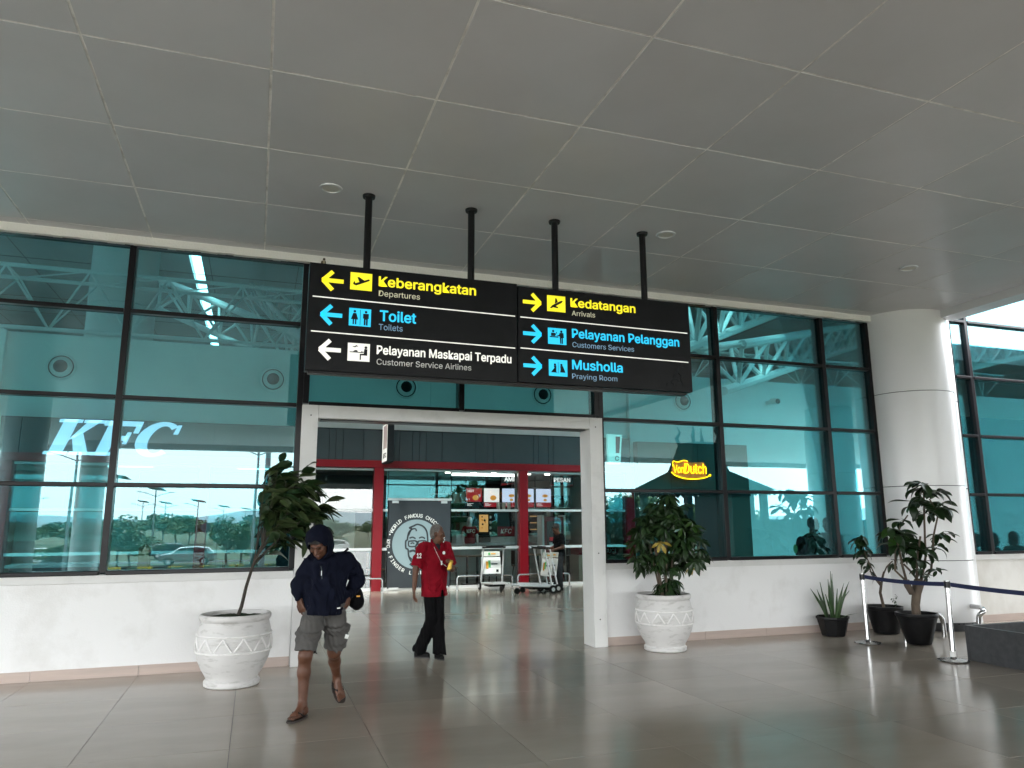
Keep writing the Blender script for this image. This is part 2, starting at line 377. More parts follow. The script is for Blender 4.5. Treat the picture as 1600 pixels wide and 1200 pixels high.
# downstand along the open edge of the canopy
eb = empty('edge_beam', (10.25, 0, 0), 0, 'boxed grey panel downstand along the open right edge of the canopy', 'beam')
yy = WY-.6
while yy > -16:
    y1 = max(yy-2.4, -16)
    MB().box(0, .36, y1+.005, yy-.005, 4.82, CZ+.26).build('beam_panel', MT['ceil'], eb, bev=.003); yy = y1
# canopy of the next bay, standing off to the right
c2 = MB(); c2.box(10.66, 48, -16, 7.35, CZ, CZ+.35); tag(c2.build('neighbour_canopy', MT['ceil']), kind='structure')
c3 = MB(); c3.box(-16, 11.9, -16.3, -16, CZ-.25, CZ+.3); c3.box(11.9, 48, -16.3, -16, CZ-.25, CZ+.3); tag(c3.build('canopy_fascia', MT['frame']), 'deep grey fascia on the far kerbside edge of the canopy, seen mirrored in the glass', 'fascia')

# low walls with skirting
def low_wall(x0, x1, mat, label, sill=True):
    w_ = empty('low_wall', ((x0+x1)/2, WY, 0), 0, label, 'wall'); cx = (x0+x1)/2
    MB().box(x0-cx, x1-cx, 0, .16, 0, .975).build('wall_face', mat, w_)
    MB().box(x0-cx-.0, x1-cx, -.012, .17, .977, 1.062).build('sill', MT['frame'], w_, bev=.004)
    xs = [x0]; k = math.ceil((x0+.07)/1.017+.05)
    x = -.08+1.017*k
    while x < x1-.1:
        if x > x0+.1: xs.append(x)
        x += 1.017
    xs.append(x1)
    for a, b in zip(xs, xs[1:]):
        MB().box(a-cx+.002, b-cx-.002, -.014, -.001, 0, .105+random.uniform(-.002, .002)).build('skirting_tile', MT['skirt'], w_, bev=.002)
    return w_
low_wall(-14, .465, MT['wall'], 'low white painted wall under the glass left of the doorway')
low_wall(4.485, 9.6, MT['wall'], 'low scuffed white wall between the doorway and the round column')
low_wall(10.6, 46, MT['rwall'], 'low stained cream wall right of the round column')

# glass walls
def glazing(xs, zs, label, ztop, clip=None):
    root = empty('glass_wall', (xs[0], WY, 0), 0, label, 'glass wall'); X0 = xs[0]
    for x in xs[0:]:
        MB().box(x-X0-.035, x-X0+.035, -.015, .17, zs[0]-.0, ztop).build('mullion', MT['mull'], root, bev=.004)
    for i in range(len(xs)-1):
        for z in zs[:-1] if True else []:
            MB().box(xs[i]-X0+.036, xs[i+1]-X0-.036, -.03, .10, z-.024, z+.024).build('transom', MT['mull'], root, bev=.008)
        MB().box(xs[i]-X0+.036, xs[i+1]-X0-.036, -.02, .10, zs[-1]-.03, zs[-1]+.02).build('transom', MT['mull'], root)
        for a, b in zip(zs, zs[1:]):
            o = MB().box(-(xs[i+1]-xs[i])/2+.03, (xs[i+1]-xs[i])/2-.03, -.004, .004, -(b-a)/2+.018, (b-a)/2-.018).build('pane', MT['glass'], root)
            o.location = ((xs[i]+xs[i+1])/2-X0, .04, (a+b)/2)
            o.rotation_euler = (random.gauss(0, .0012), 0, random.gauss(0, .0012))
    return root
Z5 = [1.085, 2.04, 3.03, 4.05, 4.87]
glazing([-13.54, -11.54, -9.54, -7.54, -5.54, -3.54, -1.54, .44], Z5, 'tall teal tinted glass wall with black mullions left of the doorway', 4.87)
glazing([.47+.04, 2.49, 4.44], [3.06, 4.05, 4.87], 'two bays of teal glass above the doorway behind the hanging sign', 4.87)
glazing([4.51, 6.48, 8.47, 9.4], Z5, 'teal tinted glass wall between the doorway and the round column', 4.87)
glazing([11.23, 11.64, 13.6, 15.6, 17.6, 19.6, 21.6, 23.6, 25.6], [1.085, 2.04, 3.03, 4.05, 5.05, 6.05, 7.05, 8.05], 'teal glass wall right of the column rising past the canopy', 8.05)

# door frame
df = empty('door_frame', (2.475, WY, 0), 0, 'wide pale grey panel-clad doorway frame standing open in the glass wall', 'door frame')
MB().box(-2.005, -1.815, -.10, .24, 0, 3.028).build('post', MT['frame'], df, bev=.004)
MB().box(1.815, 2.005, -.10, .24, 0, 3.028).build('post', MT['frame'], df, bev=.004)
MB().box(-1.813, 1.813, -.10, .24, 2.87, 3.028).build('lintel', MT['frame'], df, bev=.004)
MB().box(-1.78, 1.78, -.03, .16, 2.858, 2.868).build('door_track', MT['mull'], df)
for x in (-1.9, 1.9):
    for z in (.35, 1.2, 2.9): MB().cyl((x, -.103, z), (x, -.099, z), .009, n=8).build('screw', MT['black'], df)

# round column
cl = empty('round_column', (10.1, 9.22, 0), 0, 'thick round white panelled column at the open corner of the canopy', 'column')
zz = [0.12, 1.02, 2.14, 3.62, 4.955]
MB().cyl((0, 0, 0), (0, 0, .118), .655, n=64).build('plinth', MT['granite'], cl, smooth=True)
for a, b in zip(zz, zz[1:]):
    for h in range(2):
        m = MB(); n_ = 32; t0 = R(-62)+h*math.pi; vs = []
        for z, r in ((a+.004, .664), (a+.008, .67), (b-.008, .67), (b-.004, .664)):
            for k in range(n_+1): t = t0+math.pi*k/n_*.998; vs.append((r*math.cos(t), r*math.sin(t), z))
        m.add(vs, [(q*(n_+1)+k, q*(n_+1)+k+1, (q+1)*(n_+1)+k+1, (q+1)*(n_+1)+k) for q in range(3) for k in range(n_)])
        m.build('panel', MT['colm'], cl, smooth=True)
MB().cyl((0, 0, .1), (0, 0, 4.955), .655, n=48).build('core', MT['ink'], cl, smooth=True)
pl = empty('pilaster', (11.0, WY, 0), 0, 'narrow white wall strip between the round column and the right glass', 'wall strip')
for a, b in ((0, 2.13), (2.14, 3.6), (3.61, 8)): MB().box(-.3, .19, -.05, .2, a, b-.004).build('panel', MT['colm'], pl, bev=.004)

# ------------------------------------------------------------------ interior hall
hw = MB(); hw.box(-30, -5.45, 18.6, 18.9, 0, 5.87); hw.box(9.95, 46, 18.6, 18.9, 0, 5.87); hw.box(-5.45, 9.95, 18.75, 18.9, 3.95, 5.87)
hallwall = tag(hw.build('hall_wall', MT['iwall']), kind='structure')
hb = MB(); hb.box(-30, 46, 60, 60.3, 0, 12); hb.box(-30.3, -30, 9.5, 60, 0, 12); hb.box(46, 46.3, 9.5, 60, 0, 12); hb.box(-30, 46, 9.45, 9.6, 8.3, 12)
hb.box(-30, 11.2, WY+.02, 9.6, CZ+.3, 8.3)
tag(hb.build('hall_shell', MT['iwall']), kind='structure')
hf = MB(); hf.box(-30, 46, 30, 60, -.2, 5.0); tag(hf.build('upper_floor', MT['iwall']), kind='structure')
# roof over the hall with long skylight openings added in front to daylight the hall, and a slit further back
hr = MB()
def roofstrip(x0, x1, y0, y1):
    hr.box(x0, x1, y0, y1, 11.0, 11.3)
roofstrip(-30, 46, 9.45, 10.6); roofstrip(-30, 46, 13.0, 23)
for a, b in ((-30, -2.75), (-2.35, 46)): roofstrip(a, b, 23, 60)
for x in range(-30, 46, 8): roofstrip(x, x+(1.2 if x < 8 else 4.2), 10.6, 13)
tag(hr.build('hall_roof', MT['roofi']), kind='structure')
rj = MB()
for k in range(24): x = -30+k*3.1; rj.box(x, x+.03, 23, 60, 10.985, 10.999)
for k in range(14): y = 24+k*2.6; rj.box(-30, 46, y, y+.03, 10.97, 10.984)
tag(rj.build('roof_joint_lines', MT['slate']), kind='stuff')
skl = empty('unseen_skylight', (8, 13.8, 11.1), 0, 'long rooflight added out of view to daylight the hall', 'unseen_skylight')
for k in range(9): MB().box(-37.5+8*k, -30+8*k, -3.2, 3.2, .04, .06).build('pane', MT['clear'], skl)
ic = empty('hall_column', (-3.9, 22.6, 0), 0, 'round white column rising behind the hall wall seen through the left glass', 'column')
for a, b in ((0, 5.9), (5.91, 7.6), (7.61, 9.4), (9.41, 11)): MB().cyl((0, 0, a), (0, 0, b-.006), .86, n=36).build('panel', MT['iwall'], ic, smooth=True)

def truss(name, a, b, hgt, wid, seg, label, r=.07, group=None):
    a = Vector(a); b = Vector(b); d = (b-a).normalized(); side = d.cross(Vector((0, 0, 1))).normalized()*wid/2; up_ = Vector((0, 0, hgt))
    root = empty(name, a, 0, label, 'truss', group); o = Vector(a)
    A = [Vector((0, 0, 0))+(b-a)*k/seg for k in range(seg+1)]
    for off, rr in ((up_-side, r), (up_+side, r), (Vector((0, 0, 0)), r)):
        MB().tube([p+off for p in (A[0], A[-1])], rr, 8).build('chord', MT['truss'], root, smooth=True)
    for k in range(seg):
        m = MB()
        mid = (A[k]+A[k+1])/2
        for s_ in (-1, 1):
            m.cyl(A[k]+up_+side*s_, mid, r*.5, n=6); m.cyl(mid, A[k+1]+up_+side*s_, r*.5, n=6)
        m.cyl(A[k]+up_+side, A[k]+up_-side, r*.45, n=6); m.cyl(A[k]+up_-side, A[k+1]+up_+side, r*.35, n=6)
        m.build('bracing', MT['truss'], root, smooth=True)
    return root
truss('roof_truss', (-30, 21.0, 6.5), (3.0, 21.0, 6.5), 1.45, 1.1, 18, 'slim white triangulated truss running level across the hall, seen through the left glass', .055)
truss('roof_truss', (-6.5, 31, 10.9), (2.4, 22.5, 5.6), 1.1, 1.2, 8, 'steep white truss plunging diagonally beside the bright roof slit', .10)
truss('roof_truss', (-1.2, 33, 12.0), (2.0, 23.5, 6.0), .9, 1.0, 8, 'second steep white truss leaning right next to the roof slit', .08)
truss('roof_truss', (-16, 34, 9.8), (-7, 21.8, 5.7), 1.0, 1.0, 8, 'steep white truss at the far left behind the glass', .08)
truss('roof_truss', (7.9, 12.5, 5.0), (17.6, 21.0, 9.05), 1.25, 1.0, 6, 'big white tube truss slanting up behind the glass beside the sign', .11)
truss('roof_truss', (9.2, 13.0, 4.32), (24.8, 25.0, 9.25), .95, .9, 9, 'big white tube truss slanting up behind the glass next to the round column', .10)
truss('roof_truss', (16.5, 14.7, 5.3), (32, 21.8, 8.85), .9, .9, 8, 'big white tube truss slanting up behind the glass right of the round column', .10)
truss('roof_truss', (9.5, 19.8, 6.1), (26, 19.8, 6.1), .8, .8, 12, 'low light truss lying along the top of the right hall wall', .04)

noz = None
for k, (x, z, lab) in enumerate([(-4.34, 5.12, 'round air nozzle high on the hall wall, leftmost in the glass'), (.23, 5.10, 'round air nozzle high on the hall wall just left of the hanging sign'), (3.53, 5.09, 'round air nozzle below the left half of the hanging sign'), (7.34, 5.09, 'round air nozzle below the right half of the hanging sign'), (11.71, 5.11, 'round air nozzle right of the hanging sign near its lower corner')]):
    y = 18.75 if -5.45 < x < 9.95 else 18.6
    if noz is None:
        noz = empty('air_nozzle', (x, y, z), 0, lab, 'air vent', 'round air nozzles along the hall wall')
        prof = [(.30, 0), (.31, .02), (.27, .05), (.24, .03), (.235, -.0), (.20, .05), (.16, .10), (.13, .12)]
        m = MB(); m.lathe(prof, 28); o = m.build('rim', MT['iwall'], noz, smooth=True); o.rotation_euler = (R(90), 0, 0)
        m = MB(); m.lathe([(.235, .012), (.26, .012)], 28); o = m.build('ring_gap', MT['ink'], noz); o.rotation_euler = (R(90), 0, 0); o.location.y = -.03
        m = MB(); m.ball((0, 0, 0), .155, 20, 12); o = m.build('ball', MT['ink'], noz, smooth=True); o.location.y = -.06
        NM = build_children_map()
    else:
        c = copytree(noz, NM); c.location = (x, y, z); c['label'] = lab

# ------------------------------------------------------------------ the fried chicken shop across the hall
SY = 18.5
sh = empty('restaurant', (2.25, SY, 0), 0, 'fried chicken shop front with slate fascia, red beam and red posts', 'shop')
S0 = 2.25
def sx(x): return x-S0
cuts = [-5.3, -4.9, -4.35, -4.1, -3.2, -2.9, -2.4, -1.0, -.6, .2, .9, 1.32, 1.62, 1.78, 1.95, 2.45, 3.35, 3.68, 3.86, 4.03, 4.45, 5.35, 5.68, 5.82, 6.95, 7.1, 7.38, 7.52, 8.45, 9.1, 9.85]
for a, b in zip(cuts, cuts[1:]): MB().box(sx(a)+.006, sx(b)-.006, -.06, .2, 3.15, 3.90).build('fascia_panel', MT['slate'], sh)
MB().box(sx(-5.3), sx(9.85), -.03, .2, 3.12, 3.93).build('fascia_backing', MT['ink'], sh)
MB().box(sx(-5.3), sx(9.9), -.14, .2, 2.965, 3.14).build('beam', MT['red'], sh, bev=.006)
posts = [-5.08, -1.15, 2.85, 6.65, 9.78]
for x in posts: MB().box(sx(x)-.115, sx(x)+.115, -.13, .2, 0, 2.964).build('post', MT['red'], sh, bev=.006)
for a, b in zip(posts, posts[1:]):
    for z in ((2.90, 2.95), (1.90, 1.955), (.955, 1.02), (.0, .07)):
        if z[0] > 1.8 and z[0] < 2 or z[0] < 1.8 and z[0] > .5:
            segs = [(a+.12, b-.12)] if a != 2.85 else [(2.97, 3.10), (4.72, 6.53)]
        else: segs = [(a+.12, b-.12)]
        for s0, s1 in segs: MB().box(sx(s0), sx(s1), -.02, .04, *z).build('rail', MT['alu'], sh)
    segs = [(a+.12, b-.12)] if a != 2.85 else [(2.97, 3.10), (4.72, 6.53)]
    for s0, s1 in segs:
        for z0, z1 in ((.075, .95), (1.025, 1.895), (1.96, 2.895)):
            MB().box(sx(s0)+.005, sx(s1)-.005, .0, .008, z0, z1).build('pane', MT['clear'], sh)
    if a == 2.85: MB().box(sx(3.11), sx(4.71), .0, .008, 2.23, 2.895).build('pane', MT['clear'], sh); MB().box(sx(3.1), sx(4.73), -.02, .05, 2.17, 2.225).build('rail', MT['alu'], sh)
for x in (3.105, 4.715, 8.45): MB().box(sx(x)-.015, sx(x)+.015, .02, .07, .07, 2.9).build('stile', MT['black'], sh)
MB().box(sx(6.45), sx(6.5), -.0, .05, .07, 2.9).build('stile', MT['counter'], sh)
# the pair of film-covered doors with the round emblem
dr = empty('shop_doors', (3.905, SY, 0), 0, 'closed pair of slate film shop doors with a big round bearded-face emblem', 'door')
for s_ in (-1, 1):
    d_ = MB().box(min(s_*.004, s_*.78), max(s_*.004, s_*.78), -.045, -.03, .05, 2.15).build('door_leaf', MT['dslate'], dr)
    MB().box(s_*.62-.08, s_*.62+.08, -.055, -.025, 2.10, 2.16).build('hinge', MT['alu'], d_)
    MB().box(s_*.62-.12, s_*.62+.12, -.055, -.025, .02, .07).build('hinge', MT['alu'], d_)
em = MB(); EC = (-.08, 1.10)
em.cyl((EC[0], -.047, EC[1]), (EC[0], -.051, EC[1]), .60, n=56); em.build('emblem_disc', MT['logo'], dr)
def ribbon(pts, w_, y=-.053, closed=False):
    m = MB(); P_ = [Vector((p[0], 0, p[1])) for p in pts]; n_ = len(P_)
    ws = w_ if isinstance(w_, (list, tuple)) else [w_]*n_
    L = []; Rr = []
    for i, p in enumerate(P_):
        a = P_[max(i-1, 0)]; b = P_[min(i+1, n_-1)]; t = (b-a).normalized(); nn = Vector((-t.z, 0, t.x))
        L.append(p+nn*ws[i]/2); Rr.append(p-nn*ws[i]/2)
    for q in L: m.v.append((q.x, y, q.z))
    for q in Rr: m.v.append((q.x, y, q.z))
    for q in L: m.v.append((q.x, y+.003, q.z))
    for q in Rr: m.v.append((q.x, y+.003, q.z))
    for i in range(n_-1):
        m.f.append((i, n_+i, n_+i+1, i+1)); m.f.append((i, i+1, 2*n_+i+1, 2*n_+i)); m.f.append((n_+i, 3*n_+i, 3*n_+i+1, n_+i+1)); m.m += [0]*3
    return m
def smoothpts(p, k=5):
    out = []
    P_ = [p[0]]+list(p)+[p[-1]]
    for i in range(1, len(P_)-2):
        for q in range(k):
            t = q/k; a, b, c, d = [np.array(P_[i+j-1], float) for j in range(4)]
            out.append(tuple(.5*((2*b)+(c-a)*t+(2*a-5*b+4*c-d)*t*t+(3*b-a-3*c+d)*t**3)))
    out.append(tuple(p[-1])); return out
fl = MB()
def stroke(p, w_):
    m = ribbon(smoothpts([(EC[0]+x*.6, EC[1]+z*.6) for x, z in p]), w_*.6); fl.add(m.v, m.f)
stroke([(-.38, .15), (-.33, .45), (-.20, .62), (-.30, .66), (-.12, .74), (.05, .80), (.30, .70), (.44, .48), (.48, .15)], .07)
stroke([(-.33, .35), (-.22, .58), (-.05, .62), (.0, .52)], .06)
stroke([(-.38, .15), (-.44, .12), (-.43, -.15), (-.34, -.22), (-.30, -.48), (-.18, -.70), (.02, -.80), (.22, -.70), (.36, -.48), (.40, -.2), (.47, -.12), (.48, .15)], .07)
for sx_ in (-1, 1):
    c0 = .04+sx_*.20
    stroke([(c0-.16, .12), (c0+.16, .12), (c0+.14, -.08), (c0-.14, -.08), (c0-.16, .12)], .055)
    stroke([(c0-.13, .24), (c0, .28), (c0+.13, .22)], .06); stroke([(c0-.08, .02), (c0, .05), (c0+.08, .02)], .05)
stroke([(-.34, .12), (-.12, .12)], .05); stroke([(-.04, .1), (.12, .1)], .05)
stroke([(.0, .0), (-.04, -.18), (.04, -.24), (.12, -.18)], .045)
stroke([(-.28, -.30), (-.12, -.26), (.04, -.32), (.20, -.26), (.34, -.30)], .09)
stroke([(-.08, -.45), (.04, -.48), (.16, -.45)], .05); stroke([(.04, -.5), (.0, -.62), (.04, -.74)], .14)
stroke([(-.30, -.50), (-.16, -.62), (-.10, -.80)], .05); stroke([(-.25, -.78), (-.05, -.92)], .1); stroke([(.12, -.92), (.32, -.78)], .1)
fl.build('emblem_face', MT['dslate'], dr)
# lettering around the emblem
def arc_text(s_, a0, a1, r_, h_, parent, flip=False):
    n_ = len(s_)
    for i, ch in enumerate(s_):
        if ch == ' ': continue
        a = a0+(a1-a0)*i/(n_-1)
        o = text('letter', ch, 0, 0, 0, height=h_, bold=.02, mat=MT['white'], parent=parent, extr=.002)
        co = o.data.vertices; cx = sum(v.co.x for v in co)/len(co)
        for v in co: v.co.x -= cx
        ar = R(a); o.location = (EC[0]+r_*math.sin(ar), -.048, EC[1]+r_*math.cos(ar)); o.rotation_euler = (0, ar+(math.pi if flip else 0), 0)
arc_text('WORLD FAMOUS CHICKEN', -62, 62, .655, .085, dr)
arc_text('• KFC •', -70, -106, .735, .078, dr, True)
arc_text('FINGER LICKIN GOOD', -116, -244, .74, .083, dr, True)
arc_text('GREAT', 100, 74, .735, .078, dr, True)

# lit letters high on the left of the fascia
kl = empty('shop_sign_letters', (-3.2, SY-.1, 3.5), 0, 'big slanted pale blue lit KFC letters on the shop fascia', 'sign')
def serif(name, strokes, x0, sh_=.28, H=.78):
    m = MB()
    for poly in strokes:
        m.prism([(x0+x+z*sh_, (z-.5)*1.0*H+.0) for x, z in poly], -.06, .0)
    m.build(name, MT['kfcl'], kl)
serif('letter', [[(.06, 0), (.06+.26, 0), (.32, 1), (.06, 1)], [(-.03, 0), (.41, 0), (.41, .09), (-.03, .09)], [(-.03, .91), (.41, .91), (.41, 1), (-.03, 1)],
      [(.32, .42), (.55, 1), (.80, 1), (.42, .48)], [(.45, .91), (.86, .91), (.86, 1), (.45, 1)], [(.36, .52), (.52, .64), (.84, .0), (.56, .0)], [(.46, 0), (.92, 0), (.92, .09), (.46, .09)]], -1.20)
serif('letter', [[(.06, 0), (.30, 0), (.30, 1), (.06, 1)], [(-.03, 0), (.40, 0), (.40, .09), (-.03, .09)], [(-.03, .86), (.72, .86), (.72, 1), (-.03, 1)], [(.62, .66), (.72, .66), (.72, .9), (.62, .9)], [(.28, .44), (.54, .44), (.54, .57), (.28, .57)], [(.50, .34), (.58, .34), (.58, .68), (.50, .68)]], -.30)
m = MB(); po = []; pin = []
for k in range(25):
    t = R(48+264*k/24); po.append((.44+.44*math.cos(t), .5+.52*math.sin(t)))
for k in range(25):
    t = R(312-264*k/24); pin.append((.47+.22*math.cos(t), .5+.40*math.sin(t)))
n_ = 25; ring = [(.44+x*1+.0+z*.28, (z-.5)*.78) for x, z in po]; inn = [(.44+x+z*.28, (z-.5)*.78) for x, z in pin][::-1]
vs = [(x, -.06, z) for x, z in ring]+[(x, -.06, z) for x, z in inn]+[(x, 0, z) for x, z in ring]+[(x, 0, z) for x, z in inn]
fs = []
for k in range(n_-1):
    fs += [(k, k+1, n_+k+1, n_+k), (2*n_+k, 3*n_+k, 3*n_+k+1, 2*n_+k+1), (k, 2*n_+k, 2*n_+k+1, k+1), (n_+k, n_+k+1, 3*n_+k+1, 3*n_+k)]
m.add(vs, fs); m.prism([(.44+.72+.93*.28, (.93-.5)*.78), (.44+.80+.93*.28, (.93-.5)*.78), (.44+.80+.66*.28, (.66-.5)*.78), (.44+.70+.66*.28, (.66-.5)*.78)], -.06, 0)
m.build('letter', MT['kfcl'], kl)

# projecting blade signs
def blade(x, y, label, z0, z1, depth=.62, th=.17):
    b = empty('blade_sign', (x, y, 0), 0, label, 'sign')
    MB().box(-th/2, th/2, -depth, 0, z0, z1).build('case', MT['ink'], b, bev=.01)
    MB().box(-th/2-.006, -th/2-.001, -depth+.03, -.03, z0+.03, z1-.03).build('face', MT['wsign'], b)
    for k in range(3): MB().box(-th/2-.011, -th/2-.0065, -depth+.08+k*.17, -depth+.16+k*.17, z0+.34, z1-.07).build('stripe', MT['red'], b)
    t = text('lettering', 'KFC', 0, 0, 0, height=.11, width=.40, bold=.02, mat=MT['ink'], parent=b, extr=.003); t.rotation_euler = (0, 0, R(-90)); t.location = (-th/2-.0065, -depth+.51, z0+.12)
    return b
blade(2.98, SY-.16, 'black projecting sign box with a striped white face above the left red post', 3.05, 4.02, .75, .16)
b2 = empty('blade_sign', (8.95, 17.6, 0), 0, 'small white and red bucket shaped sign behind the glass right of the doorway', 'sign')
MB().prism([(-.20, 3.92), (.22, 3.92), (.15, 3.12), (-.20, 3.12)], 0, .1).build('face', MT['wsign'], b2)
MB().prism([(.03, 3.86), (.17, 3.86), (.125, 3.42), (.02, 3.42)], -.006, -.001).build('stripe', MT['red'], b2)
text('lettering', 'C', .0, 3.22, -.002, height=.12, bold=.02, mat=MT['ink'], parent=b2)

# shop inside
si = MB(); si.box(-5.4, 9.9, 24.4, 24.6, 0, 3.4); si.box(-5.45, -5.3, 18.7, 24.4, 0, 3.4); si.box(9.85, 9.98, 18.7, 24.4, 0, 3.95)
tag(si.build('shop_wall', MT['beige']), kind='structure')
sc_ = MB(); sc_.box(-5.4, 9.85, 18.72, 24.4, 3.05, 3.2); tag(sc_.build('shop_ceiling', MT['roofi']), kind='structure')
dw = MB(); dw.box(-5.3, 5.2, 22.5, 22.6, 0, 3.04); dw.box(5.2, 8.4, 24.2, 24.3, 0, 3.04); tag(dw.build('shop_partition', MT['slate']), kind='structure')
nb = MB(); nb.box(-5.2, 2.5, 20.0, 20.08, .0, 1.9); tag(nb.build('half_partition', MT['iwall']), 'white half-height partition behind the left shop window', 'partition')
pf = empty('picture_frame', (2.05, 22.48, 2.35), 0, 'small black framed notice hanging inside the left shop window', 'picture')
MB().box(-.22, .22, -.03, 0, -.18, .18).build('frame', MT['black'], pf); MB().box(-.18, .18, -.036, -.031, -.14, .14).build('print', MT['white'], pf)
ct = empty('counter', (6.9, 21.3, 0), 0, 'long grey service counter behind the shop windows', 'counter')
MB().box(-1.6, 2.0, 0, .7, 0, .96).build('front', MT['counter'], ct); MB().box(-1.65, 2.05, -.06, .76, .965, 1.02).build('top', MT['alu'], ct, bev=.008)
MB().box(-.7, 1.95, .1, .6, 1.03, 1.2).build('upstand', MT['counter'], ct)
MB().box(-1.3, -.75, .0, .5, 1.03, 1.28).build('till_box', MT['alu'], ct)
c = empty('menu_screens', (7.55, 21.9, 2.37), 0, 'row of lit menu screens hanging above the shop counter', 'screens')
for k, (a, b, mt) in enumerate([(-1.52, -.98, 'scrr'), (-.95, -.42, 'scrw'), (-.36, .18, 'scrb'), (.22, .72, 'scrb'), (.76, 1.30, 'scrb')]):
    f = MB().box(a, b, 0, .06, -.30, .31).build('screen', MT['scrd'], c)
    MB().box(a+.02, b-.02, -.012, -.001, -.13 if mt != 'scrr' else -.12, .29).build('picture', MT[mt], f)
    MB().box(a+.02, b-.02, -.012, -.001, -.28, -.14).build('banner', MT['scrr'] if mt != 'scrr' else MT['scrd'], f)
    cx = (a+b)/2
    MB().ball((cx+.05, -.015, .07 if mt == 'scrb' else .0), (.10, .01, .05 if mt == 'scrb' else .08), 10, 6).build('food_picture', MT['scro'], f)
    if mt == 'scrb':
        MB().ball((cx+.05, -.015, -.06), (.06, .01, .04), 10, 6).build('food_picture', MT['scro'], f)
    if mt == 'scrr': text('caption', 'HOT', a+.07, .17, -.014, height=.07, bold=.02, mat=MT['scrw'], parent=f)
    for q in range(3): MB().box(a+.05, a+.05+random.uniform(.1, .2), -.014, -.0125, -.24+.03*q, -.23+.03*q).build('print_line', MT['scrw'], f)
for nm, s_, x, y, z, lab in (('hanging_sign', 'AMBIL', 7.12, 21.4, 2.86, 'black and red hanging sign reading AMBIL, half hidden by the red post'), ('hanging_sign', 'PESAN', 8.74, 21.4, 2.86, 'black and red hanging sign reading PESAN above the kiosk')):
    h = empty(nm, (x, y, z), 0, lab, 'sign'); MB().box(-.10, .66, 0, .06, -.07, .19).build('panel', MT['ink'], h)
    MB().prism([(-.10, -.07), (.66, -.07), (.66, -.14), (.28, -.08), (-.10, -.14)], 0, .05).build('chevron', MT['red'], h)
    text('lettering', s_, .0, 0, -.004, height=.12, width=.56, bold=.03, mat=MT['wsign'] if 0 else MT['scrw'], parent=h)
ls = empty('strip_light', (5.9, 21.0, 2.98), 0, 'long lit white ceiling strip above the shop counter', 'light'); MB().box(-.55, 1.5, 0, .12, 0, .05).build('tube', MT['tube'], ls)
for k, (x, lab) in enumerate([(5.13, 'lit downlight in the shop ceiling, leftmost'), (5.88, 'lit downlight in the shop ceiling, second from left'), (6.5, 'lit downlight left of the red post inside the shop'), (7.55, 'lit downlight just right of the red post inside the shop'), (8.16, 'lit downlight nearest the PESAN sign')]):
    t = MB().cyl((0, 0, 0), (0, 0, .03), .08, n=16).build('shop_downlight', MT['lamp']); t.location = (x, 20.5, 3.005); tag(t, lab, 'light', 'lit downlights in the shop ceiling')
for x, y in ((0, 20.5), (-3, 20.5)):
    t = MB().box(-.5, .5, -.08, .08, 0, .03).build('shop_tube_light', MT['tube']); t.location = (x, y, 3.01); tag(t, 'lit tube in the shop ceiling far left' if x else 'lit tube in the shop ceiling behind the left window', 'light')
wc = empty('display_case', (6.42, 21.2, 1.05), 0, 'small warm lit food display case standing on the counter', 'display')
MB().box(-.15, .12, 0, .3, .3, .80).build('lit_panel', MT['warm'], wc); MB().box(-.2, .17, .02, .32, .2, .86).build('frame', MT['black'], wc); MB().box(-.25, .2, .01, .34, .0, .19).build('base', MT['black'], wc)
for k in range(7): MB().ball((random.uniform(-.12, .09), -.01, random.uniform(.32, .76)), random.uniform(.02, .035), 8, 5).build('food', MT['scro'] if k % 2 else MT['ink'], wc, smooth=True)
ov = empty('oven', (8.15, 21.8, 1.0), 0, 'steel warming oven with a glowing door behind the counter', 'oven')
MB().box(-.5, .5, 0, .7, .22, 1.05).build('body', MT['chrome'], ov); MB().box(-.12, .46, -.02, -.003, .3, .98).build('door', MT['ink'], ov); MB().box(-.27, -.22, -.03, -.003, .26, 1.0).build('glow_strip', MT['warm'], ov)
for z in (.4, .6, .8): MB().box(-.08, .4, -.028, -.021, z, z+.02).build('shelf', MT['warm'], ov)
sr = empty('snack_rack', (7.0, 21.6, 1.2), 0, 'dark rack of cups and red boxes lettered KFC behind the counter', 'rack')
MB().box(-.5, .55, 0, .4, 0, .78).build('cabinet', MT['ink'], sr); MB().box(-.05, .5, -.03, -.003, .02, .3).build('red_box', MT['red'], sr)
text('lettering', 'KFC', .05, .1, -.034, height=.13, width=.35, mat=MT['white'], parent=sr, shear=.2)
for k in range(3): MB().cyl((.02+k*.17, .1, .78), (.02+k*.17, .1, 1.02), .05, .065, 12).build('cup_stack', MT['cream'], sr, smooth=True)
for k in range(4): MB().ball((-.28, -.02, .1+.16*k), .045, 8, 5).build('cup_lid', MT['white'], sr)
ks = empty('order_kiosk', (8.22, 20.2, 0), 0, 'tall red self-service kiosk with white edges behind the man in black', 'kiosk')
MB().box(-.30, .30, 0, .35, 0, 1.78).build('body', MT['red'], ks, bev=.01)
for s_ in (-1, 1): MB().box(s_*.335-.03, s_*.335+.03, -.03, .38, 0, 1.82).build('edge', MT['white'], ks)
MB().box(-.22, .22, -.012, -.001, .95, 1.65).build('screen', MT['scrd'], ks)
for z, mt in ((1.15, 'scrr'), (1.0, 'white'), (.72, 'white'), (.5, 'paleblue')): MB().box(-.14, .12, -.016, -.0125, z-.05, z+.05).build('sticker', MT[mt], ks)
po_ = empty('poster_wall', (9.83, 20.9, 0), 0, 'vertical strip of red food posters on the beige shop wall', 'poster')
